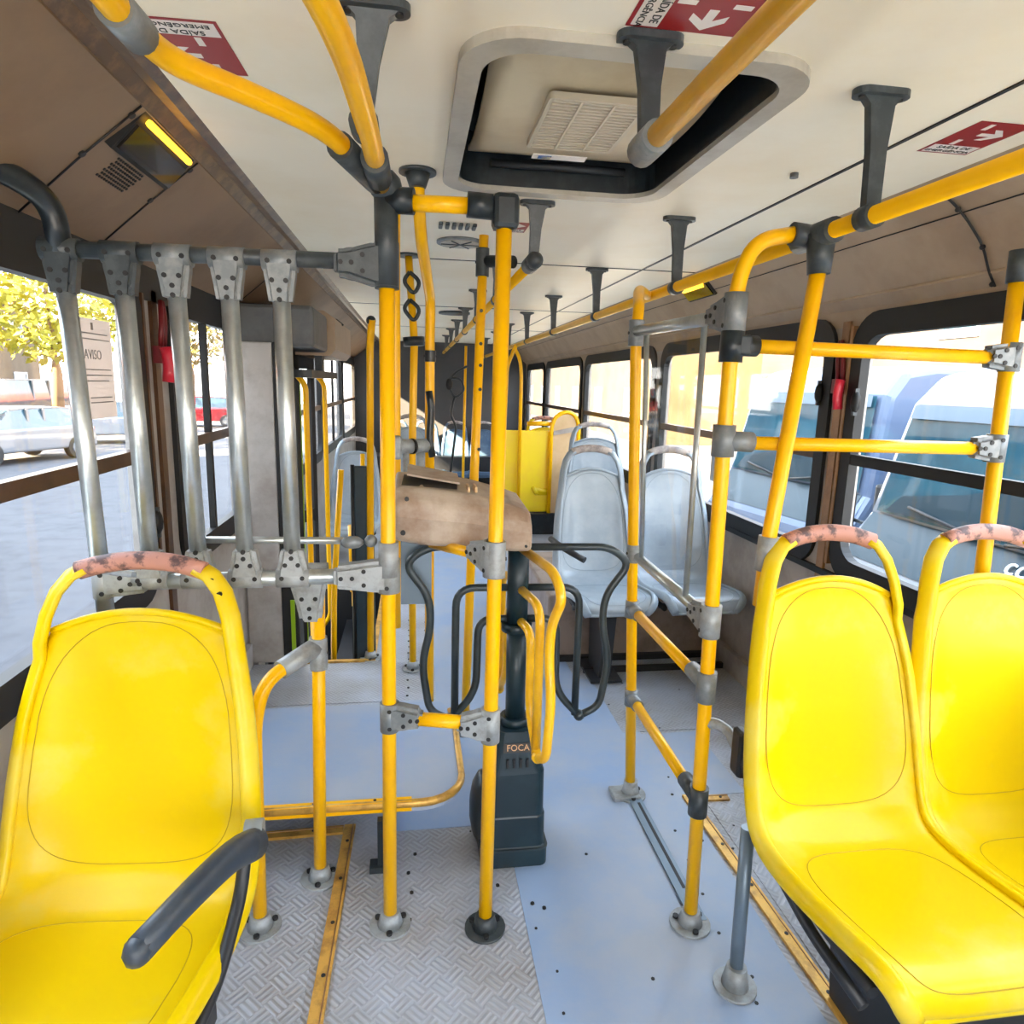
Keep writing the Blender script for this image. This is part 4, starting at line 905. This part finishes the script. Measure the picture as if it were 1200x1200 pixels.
for k in range(6): obj('slot', MB().bbox((.09+k*.025, 2.60, ZC-.012), (.105+k*.025, 2.67, ZC), .003), 'clamp_d', vt)
sk2 = thing('ceiling_speaker', 'far round ceiling speaker seen edge-on near the rear', 'speaker', (.33, 5.75, ZC))
obj('rim', MB().tube([(.33, 5.75, ZC-.015), (.33, 5.75, ZC)], .13, 24), 'clamp_d', sk2)
tag(obj('ceiling_stud', MB().tube([(1.015, 1.808, ZC), (1.015, 1.808, ZC-.012)], .011, 12), 'mech', None), 'tiny grey stud in the ceiling left of the panel joint', 'stud')
def lamp(name, label, P, ax, nrm, up):
    t = thing(name, label, 'lamp', P); P = V(P); ax = V(ax).normalized(); n = V(nrm).normalized(); u_ = V(up).normalized()
    def slab(nm, a0, a1, u0, u1, h0, h1, m):
        vs = [P + ax*a + u_*b + n*h for h in (h0, h1) for a, b in ((a0, u0), (a1, u0), (a1, u1), (a0, u1))]
        return obj(nm, MB().raw(vs, [(0,3,2,1),(4,5,6,7),(0,1,5,4),(1,2,6,5),(2,3,7,6),(3,0,4,7)]), m, t)
    slab('housing', -.16, .16, -.055, .055, -.01, .010, 'rubber'); slab('lens', -.15, .15, -.045, .02, .01, .016, 'amber')
    return t
lampL = lamp('cove_lamp', 'dark amber lamp set in the left cove above the silver guard', (-.605, 1.80, 1.968), (0, 1, 0), (.72, 0, -.69), (.69, 0, .72))
lampR = lamp('cove_lamp', 'amber lamp set in the right cove behind the right ceiling rail', (1.46, 3.45, 1.965), (0, 1, 0), (-.72, 0, -.69), (-.69, 0, .72))
# lit filaments in the lamp lenses
mL = bpy.data.materials.new('lamp_glow'); mL.use_nodes = True; bb = mL.node_tree.nodes['Principled BSDF']; bb.inputs['Base Color'].default_value = (1, .55, .02, 1); bb.inputs['Emission Color'].default_value = (1, .48, .02, 1); bb.inputs['Emission Strength'].default_value = 1.6
M['glow'] = mL
obj('lamp_tube', MB().tube([(-.566, 1.67, 1.985), (-.566, 1.93, 1.985)], .008, 8), 'glow', lampL)
obj('lamp_tube', MB().tube([(1.44, 3.33, 1.972), (1.44, 3.58, 1.972)], .014, 8), 'glow', lampR)
cbl = thing('cable', 'thin black cable clipped down the right cove above the window', 'cable', (1.45, 1.73, 1.9))
obj('wire', MB().tube([(1.405, 1.78, 2.015), (1.445, 1.75, 1.975), (1.49, 1.735, 1.925), (1.545, 1.73, 1.86), (1.595, 1.75, 1.795), (1.63, 1.76, 1.76)], .0035, 8, .03), 'bolt', cbl)
for p in ((1.465, 1.743, 1.95), (1.545, 1.73, 1.855), (1.62, 1.76, 1.765)): obj('clip', MB().ball(p, .008, 8), 'bolt', cbl)
# emergency release handles on the pillars
def hammer(label, X, y, z, sg):
    t = thing('emergency_handle', label, 'handle', (X, y, z))
    obj('bracket', MB().box((min(X, X+sg*.03), y-.035, z+.02), (max(X, X+sg*.03), y+.035, z+.075)), 'dkred', t)
    obj('lever', MB().tube([(X+sg*.04, y-.035, z+.07), (X+sg*.05, y-.04, z+.02), (X+sg*.045, y-.045, z-.04)], .016, 10, .03, flat=(.8, 1.2)), 'redplastic', t)
    obj('strap', MB().tube([(X+sg*.02, y+.01, z+.07), (X+sg*.025, y+.02, z+.16), (X+sg*.015, y+.03, z+.22)], .009, 8, .03).tube([(X+sg*.02, y-.02, z+.07), (X+sg*.025, y-.01, z+.16), (X+sg*.015, y+.02, z+.22)], .009, 8, .03), 'dkred', t)
    return t
hammer('red emergency handle on the pillar between the right windows', XR, 2.42, 1.43, -1)
hammer('red emergency handle on the dark pillar behind the silver bars', XL+.01, 2.40, 1.47, 1)
for X, y, z, lab in ((XL+.02, 2.27, .98, 'black window latch low on the near left window edge'), (XL+.02, 2.57, 1.05, 'black window latch on the second left window edge'), (XR-.02, 2.31, 1.42, 'black window latch on the near right window edge'), (XR-.02, 2.545, 1.45, 'pale window latch on the second right window edge')):
    t = thing('window_latch', lab, 'latch', (X, y, z)); obj('body', MB().ball((X, y, z), .035, 12, (.5, .55, 1.2)), 'rubber', t); obj('tab', MB().box((X-.008, y-.006, z-.05), (X+.008, y+.006, z+.05)), 'clamp_d', t)
# paper notice on the left window
pn = thing('paper_notice', 'white printed notice taped to the near left window', 'notice', (XL-.008, 2.0, 1.46))
obj('sheet', MB().box((XL-.009, 1.905, 1.33), (XL-.0075, 2.105, 1.595)), 'paper', pn)
Bn = lambda y, z: basis((XL-.0068, y, z), (0, 1, 0), (0, 0, 1))
text('heading', 'AVISO', .036, Bn(1.985, 1.50), 'greyink', pn)
ln = MB()
for z, a, b in ((1.555, 1.93, 2.08), (1.54, 1.93, 2.09), (1.46, 1.93, 2.085), (1.445, 1.93, 2.09), (1.43, 1.94, 2.07), (1.385, 1.95, 2.08), (1.372, 1.95, 2.085)): ln.box((XL-.0072, a, z), (XL-.0065, b, z+.003))
obj('text_line', ln, 'greyink', pn)
obj('crest', MB().box((XL-.0072, 1.985, 1.566), (XL-.0065, 1.998, 1.585)), 'greyink', pn)

# ------------------------------------------------------------------ outside
GZ = -.95
ground = smesh('ground', MB().box((-60, -30, GZ-.1), (60, 70, GZ-.012)), 'ground')
pv = []; PW, PL = .21, .105
for i in range(-62, 40):
    for j in range(0, 26):
        x = -1.25 - j*PW - (.105 if i % 2 else 0); y = 1.2 + i*PL*1.0
        pv.append((x*1.0, y, abs(x+3.2)*.6 + abs(y-2.6)))
pv.sort(key=lambda p: p[2])
pm = MB().bbox((-PW/2+.004, -PL/2+.004, -.05), (PW/2-.006, PL/2-.006, 0), .010)
p0 = obj('paver', pm, 'paver', ground, loc=(0, 0, 0)); p0.location = (pv[0][0], pv[0][1], GZ+random.uniform(-.003, .003))
for x, y, _ in pv[1:300]:
    c = p0.copy(); COL.objects.link(c); c.location = (x, y, GZ + random.uniform(-.003, .003))
ms = MB()
for x, y, _ in pv[300:]:
    z = GZ + random.uniform(-.003, .003); ms.raw([(x-PW/2+.01, y-PL/2+.01, z), (x+PW/2-.01, y-PL/2+.01, z), (x+PW/2-.01, y+PL/2-.01, z), (x-PW/2+.01, y+PL/2-.01, z), (x-PW/2+.002, y-PL/2+.002, z-.02), (x+PW/2-.002, y-PL/2+.002, z-.02), (x+PW/2-.002, y+PL/2-.002, z-.02), (x-PW/2+.002, y+PL/2-.002, z-.02)], [(0,1,2,3),(0,4,5,1),(1,5,6,2),(2,6,7,3),(3,7,4,0)])
po = obj('far_pavers', ms, 'paver', ground); po['kind'] = 'stuff'

def car(label, loc, yaw, paint, L=4.1, W=1.68, Hc=1.45, group='cars parked outside the left windows', van=False):
    t = thing('car', label, 'car', loc, group); t.rotation_euler.z = yaw; LOC[t.name] = V()
    hl = L/2
    low = [(-hl, .30), (-hl, .62), (-hl+.1, .80), (-hl+.95, .92), (hl-.6, .95), (hl-.08, .88), (hl, .55), (hl, .30)]
    cab = [(-hl+.85, .90), (-hl+1.5, Hc-.04), (-hl+1.9, Hc), (hl-1.0, Hc), (hl-.55, Hc-.08), (hl-.25, .92)]
    if van: low = [(-hl, .30), (-hl, .85), (-hl+.1, 1.0), (hl-.05, 1.05), (hl, .9), (hl, .30)]; cab = [(-hl+.1, 1.0), (-hl+.75, Hc-.1), (-hl+1.0, Hc), (hl-.15, Hc), (hl-.03, Hc-.15), (hl-.03, 1.0)]
    mb = MB().prism(low, 'Y', -W/2, W/2); b_ = obj('body', mb, paint, t); mdf = b_.modifiers.new('b', 'BEVEL'); mdf.width = .07; mdf.segments = 3
    vs = []; 
    for s in (-1, 1): vs += [(x, s*(W/2-.04 - .14*(z-.9)/(Hc-.9)), z) for x, z in cab]
    n = len(cab); fs = [list(range(n)), [n+i for i in reversed(range(n))]] + [(i, n+i, n+(i+1) % n, (i+1) % n) for i in range(n)]
    obj('cabin', MB().raw(vs, fs), 'carglass', t)
    rf = [(x, z+.012) for x, z in cab[1:-1]]; vs = []
    for s in (-1, 1): vs += [(x, s*(W/2-.16), z) for x, z in rf] 
    n = len(rf); fs = [(i, i+1, n+i+1, n+i) for i in range(n-1)]
    ro_ = obj('roof', MB().raw(vs, fs), paint, t); mdf = ro_.modifiers.new('s', 'SOLIDIFY'); mdf.thickness = .03
    for s in (-1, 1):
        for xx in (-.15, hl-1.7): obj('pillar', MB().box((xx, s*(W/2-.12)-.03, .9), (xx+.07, s*(W/2-.12)+.03, Hc-.02)), paint, t)
    for sx in (-hl+.75, hl-.75):
        for s in (-1, 1):
            w_ = obj('wheel', MB().cyl((sx, s*(W/2-.18), .31), (sx, s*(W/2+.01), .31), .31, 24), 'tyre', t)
            obj('hub', MB().cyl((sx, s*(W/2), .31), (sx, s*(W/2+.02), .31), .18, 16), 'carsilver', w_)
    for s in (-1, 1):
        obj('headlamp', MB().ball((-hl+.05, s*(W/2-.25), .68), .12, 10, (.6, 1.3, .7)), 'lampwhite', t); obj('tail_lamp', MB().box((hl-.04, s*(W/2-.2)-.1, .62), (hl+.015, s*(W/2-.2)+.1, .85)), 'carred', t)
    return t
car('silver car parked outside, leftmost in the near left window', (-10.9, 20.0, GZ), math.radians(70), 'carsilver')
car('white car parked outside between the first two silver bars', (-10.9, 26.0, GZ), math.radians(25), 'carwhite')
car('red car parked outside, seen between the middle silver bars', (-10.4, 35, GZ), math.radians(5), 'carred')
car('white van parked outside behind the silver car', (-16.0, 30, GZ), math.radians(80), 'carwhite', L=5.0, W=1.9, Hc=2.1, van=True)
car('pale car parked outside beyond the red car', (-9.0, 40, GZ), math.radians(-10), 'carwhite')
def tree(label, loc, h, rad, m, n=1500, group='trees outside the left windows'):
    t = thing('tree', label, 'tree', loc, group); x0, y0, z0 = loc
    tr = MB().tube([(x0, y0, z0), (x0+.1, y0, z0+h*.35), (x0-.05, y0+.1, z0+h*.75)], [.22, .08], 10, .3)
    for k in range(5):
        a = k*1.3; tr.tube([(x0, y0, z0+h*(.35+.06*k)), (x0+rad*.6*math.cos(a), y0+rad*.6*math.sin(a), z0+h*(.6+.05*k))], [.07, .02], 7)
    obj('trunk', tr, 'bark', t)
    lf = MB(); vs = []; fs = []
    for i in range(n):
        while True:
            p = V((random.uniform(-1, 1), random.uniform(-1, 1), random.uniform(-1, 1)))
            if .35 < p.length < 1: break
        c = V((x0 + p.x*rad, y0 + p.y*rad, z0 + h*.68 + p.z*h*.32)); a = V((random.uniform(-1, 1), random.uniform(-1, 1), random.uniform(-1, 1))).normalized(); b = a.orthogonal().normalized(); s = random.uniform(.12, .24)
        k = len(vs); vs += [c-a*s, c+b*s*.5, c+a*s, c-b*s*.5]; fs.append((k, k+1, k+2, k+3))
    obj('foliage', lf.raw(vs, fs), m, t)
tree('yellow-lit leafy tree outside above the notice', (-14.0, 29.0, GZ), 7.6, 3.0, 'leaf', 2200)
tree('olive tree outside at the far left edge of the window', (-16.5, 20.5, GZ), 7.5, 2.6, 'leaf2')
tree('olive tree outside seen between the silver bars', (-13, 42, GZ), 8, 3.2, 'leaf2')
def building(label, x0, x1, y0, y1, h, m, face, rows, cols, group=None):
    t = thing('building', label, 'building', ((x0+x1)/2, (y0+y1)/2, GZ), group)
    w_ = obj('wall', MB().box((x0, y0, GZ), (x1, y1, GZ+h)), m, t)
    if rows: obj('roof', MB().prism([(x0-.3, GZ+h), (x1+.3, GZ+h), ((x0+x1)/2, GZ+h+1.2)], 'Y', y0-.3, y1+.3), 'roof', t)
    X = x1 if face > 0 else x0
    for rr_ in range(rows):
        for c in range(cols):
            y = y0 + (y1-y0)*(c+.5)/cols; z = GZ + 1.1 + rr_*2.8
            wdw = obj('window', MB().ring(rrect(y, z+.65, 1.3, 1.3, .01, 1), rrect(y, z+.65, 1.1, 1.1, .01, 1), 'X', X-.04, X+.04), 'carwhite', t)
            obj('pane', MB().box((X-.01, y-.55, z+.1), (X+.012, y+.55, z+1.2)), 'carglass', wdw)
    return t
building('ochre building outside beyond the cars on the left', -30, -22, -6, 44, 6.0, 'plaster', 1, 2, 12)
building('pale building outside beyond the buses on the right', 14, 22, -6, 26, 7.0, 'plaster2', -1, 2, 8)
building('far ochre building outside at the rear right', 10, 18, 28, 60, 5.0, 'plaster', -1, 1, 6)

building('long grey block added out of view to shade the bus, off to the left', -13, -6, -18, 1.2, 10.0, 'plaster2', 1, 2, 5)  # unseen blocker, added to keep the sun off the near windows

building('low grey wall added out of view to shade the ground, off to the left', -6.6, -6.2, 1.6, 9.6, 2.9, 'plaster2', 1, 0, 0)  # unseen wall, added to cast shade on the paving by the bus
building('grey block added behind the low wall for more ground shade, off to the left', -13.5, -11.2, 6, 17.5, 5.2, 'plaster2', 1, 1, 3)  # another unseen block, added to carry the ground shade farther back
bounce_sheet = smesh('ground_bounce_sheet', MB().box((-3.05, -12, GZ-.02), (XL-.10, 30, GZ+.012)).box((XR+.10, -12, GZ-.02), (5.9, 30, GZ+.006)).box((-6, -20, GZ-.02), (7, YF-.2, GZ+.010)), 'bounce_sheet')  # unseen pale sheets added around the bus to bounce light onto the ceiling

# minibuses parked on the right
def minibus(label, loc, yaw, L, W, Hb, paint, logo=None, group='minibuses parked outside the right windows', stripe=None):
    """front faces local -Y"""
    t = thing('minibus', label, 'bus', loc, group); t.rotation_euler.z = yaw; LOC[t.name] = V()
    side = [(0.0, .35), (-.02, .75), (.08, 1.18), (.33, 1.54), (.50, Hb-.26), (.68, Hb-.05), (1.0, Hb), (L-.1, Hb), (L, Hb-.1), (L, .35)]
    vs = []; wd = lambda z: W/2 - max(0, z-1.2)*.10
    for s in (-1, 1): vs += [(s*wd(z), y, z) for y, z in side]
    n = len(side); fs = [list(range(n)), [n+i for i in reversed(range(n))]] + [(i, n+i, n+(i+1) % n, (i+1) % n) for i in range(n)]
    b_ = obj('body', MB().raw(vs, fs), paint, t); mdf = b_.modifiers.new('b', 'BEVEL'); mdf.width = .07; mdf.segments = 3; mdf.limit_method = 'ANGLE'
    # windscreen, slightly proud
    def fp(x, s, off=.02):
        a = V((0, .345, 1.56)); b = V((0, .50, Hb-.28)); p = a.lerp(b, s); nrm = V((0, -(b.z-a.z), (b.y-a.y))).normalized(); return V((x*wd(p.z), p.y, p.z)) + nrm*off
    g = []
    for s in (0.0, .5, 1.0): g += [fp(x, s, .055 - .03*abs(x)**3) for x in (-.90, -.6, -.3, 0, .3, .6, .90)]
    obj('windscreen', MB().raw(g, [(i*7+j, i*7+j+1, (i+1)*7+j+1, (i+1)*7+j) for i in range(2) for j in range(6)], True), 'windscreen', t)
    obj('sun_band', MB().raw([fp(x, s, .062) for s in (.88, 1.0) for x in (-.88, .88)], [(0, 1, 3, 2)]), 'gleg', t)
    obj('dashboard', MB().raw([fp(-.8, .02, .061), fp(-.3, .02, .064), fp(.3, .02, .064), fp(.8, .02, .061), fp(.7, .20, .061), fp(.35, .28, .064), fp(.1, .46, .064), (fp(-.25, .30, .064)), fp(-.7, .18, .061)], [list(range(9))]), 'dash', t)
    for s in (-1, 1): obj('wiper', MB().tube([fp(s*.1, .0, .08), fp(s*.6, .10, .08)], .012, 6), 'rubber', t)
    obj('grille', MB().bbox((-.55, -.05, .80), (.55, .03, .98), .02), 'black', t)
    obj('scuttle', MB().raw([(-W/2+.1, .115, 1.24), (W/2-.1, .115, 1.24), (W/2-.1, .325, 1.545), (-W/2+.1, .325, 1.545)], [(0, 1, 2, 3)]), 'dash', t)
    obj('bumper', MB().bbox((-W/2+.02, -.12, .36), (W/2-.02, .08, .66), .05), 'carwhite', t)
    for s in (-1, 1):
        obj('headlamp', MB().ball((s*(W/2-.22), .02, .84), .14, 12, (1.2, .5, .8)), 'lampwhite', t)
        m_ = obj('mirror', MB().bbox((s*(W/2+.16)-.07, .25, 1.35), (s*(W/2+.16)+.07, .33, 1.68), .03), 'black', t); obj('mirror_arm', MB().tube([(s*(W/2-.05), .45, 1.4), (s*(W/2+.16), .3, 1.45)], .015, 6), 'black', m_)
    x_ = W/2
    for s in (-1, 1):
        k = 0; y = .95
        while y + .9 < L - .1:
            z0, z1 = 1.32, Hb-.30; xa, xb = s*(wd(z0)+.008), s*(wd(z1)+.008)
            pts = [(xa, y, z0), (xa, y+.85, z0), (xb, y+.85, z1), (xb, y+(.25 if k == 0 else 0), z1)]
            obj('side_window', MB().raw(pts, [(0, 1, 2, 3)]), 'carglass', t); y += .95; k += 1
        obj('door_handle', MB().bbox((min(s*x_, s*(x_+.03)), 1.45, 1.02), (max(s*x_, s*(x_+.03)), 1.62, 1.10), .01), 'black', t)
        if stripe: obj('stripe', MB().raw([(s*(x_+.006), .6, .7), (s*(x_+.006), L-.2, .9), (s*(x_+.006), L-.2, 1.1), (s*(x_+.006), .6, .82)], [(0, 1, 2, 3)]), stripe, t)
    for y in (.95, L-1.1):
        for s in (-1, 1):
            w_ = obj('wheel', MB().cyl((s*(W/2-.22), y, .36), (s*(W/2+.01), y, .36), .36, 24), 'tyre', t); obj('hub', MB().cyl((s*W/2, y, .36), (s*(W/2+.025), y, .36), .2, 16), 'carsilver', w_)
    if logo:
        lg = text('nose_letters', logo, .16, basis((.27, .255, 1.47), (1, 0, 0), (0, .57, .82)), 'lampwhite', None, ext=.004); lg.parent = t
    return t
minibus('white minibus facing the near right window with a teal windscreen', (3.05, 3.35, GZ), math.radians(-90), 5.2, 2.35, 2.60, 'carwhite', 'cco')
minibus('pale blue minibus parked behind the pillar outside the right windows', (3.35, 6.05, GZ), math.radians(-82), 5.4, 2.1, 2.66, 'vanpaint', None, stripe='carblue')
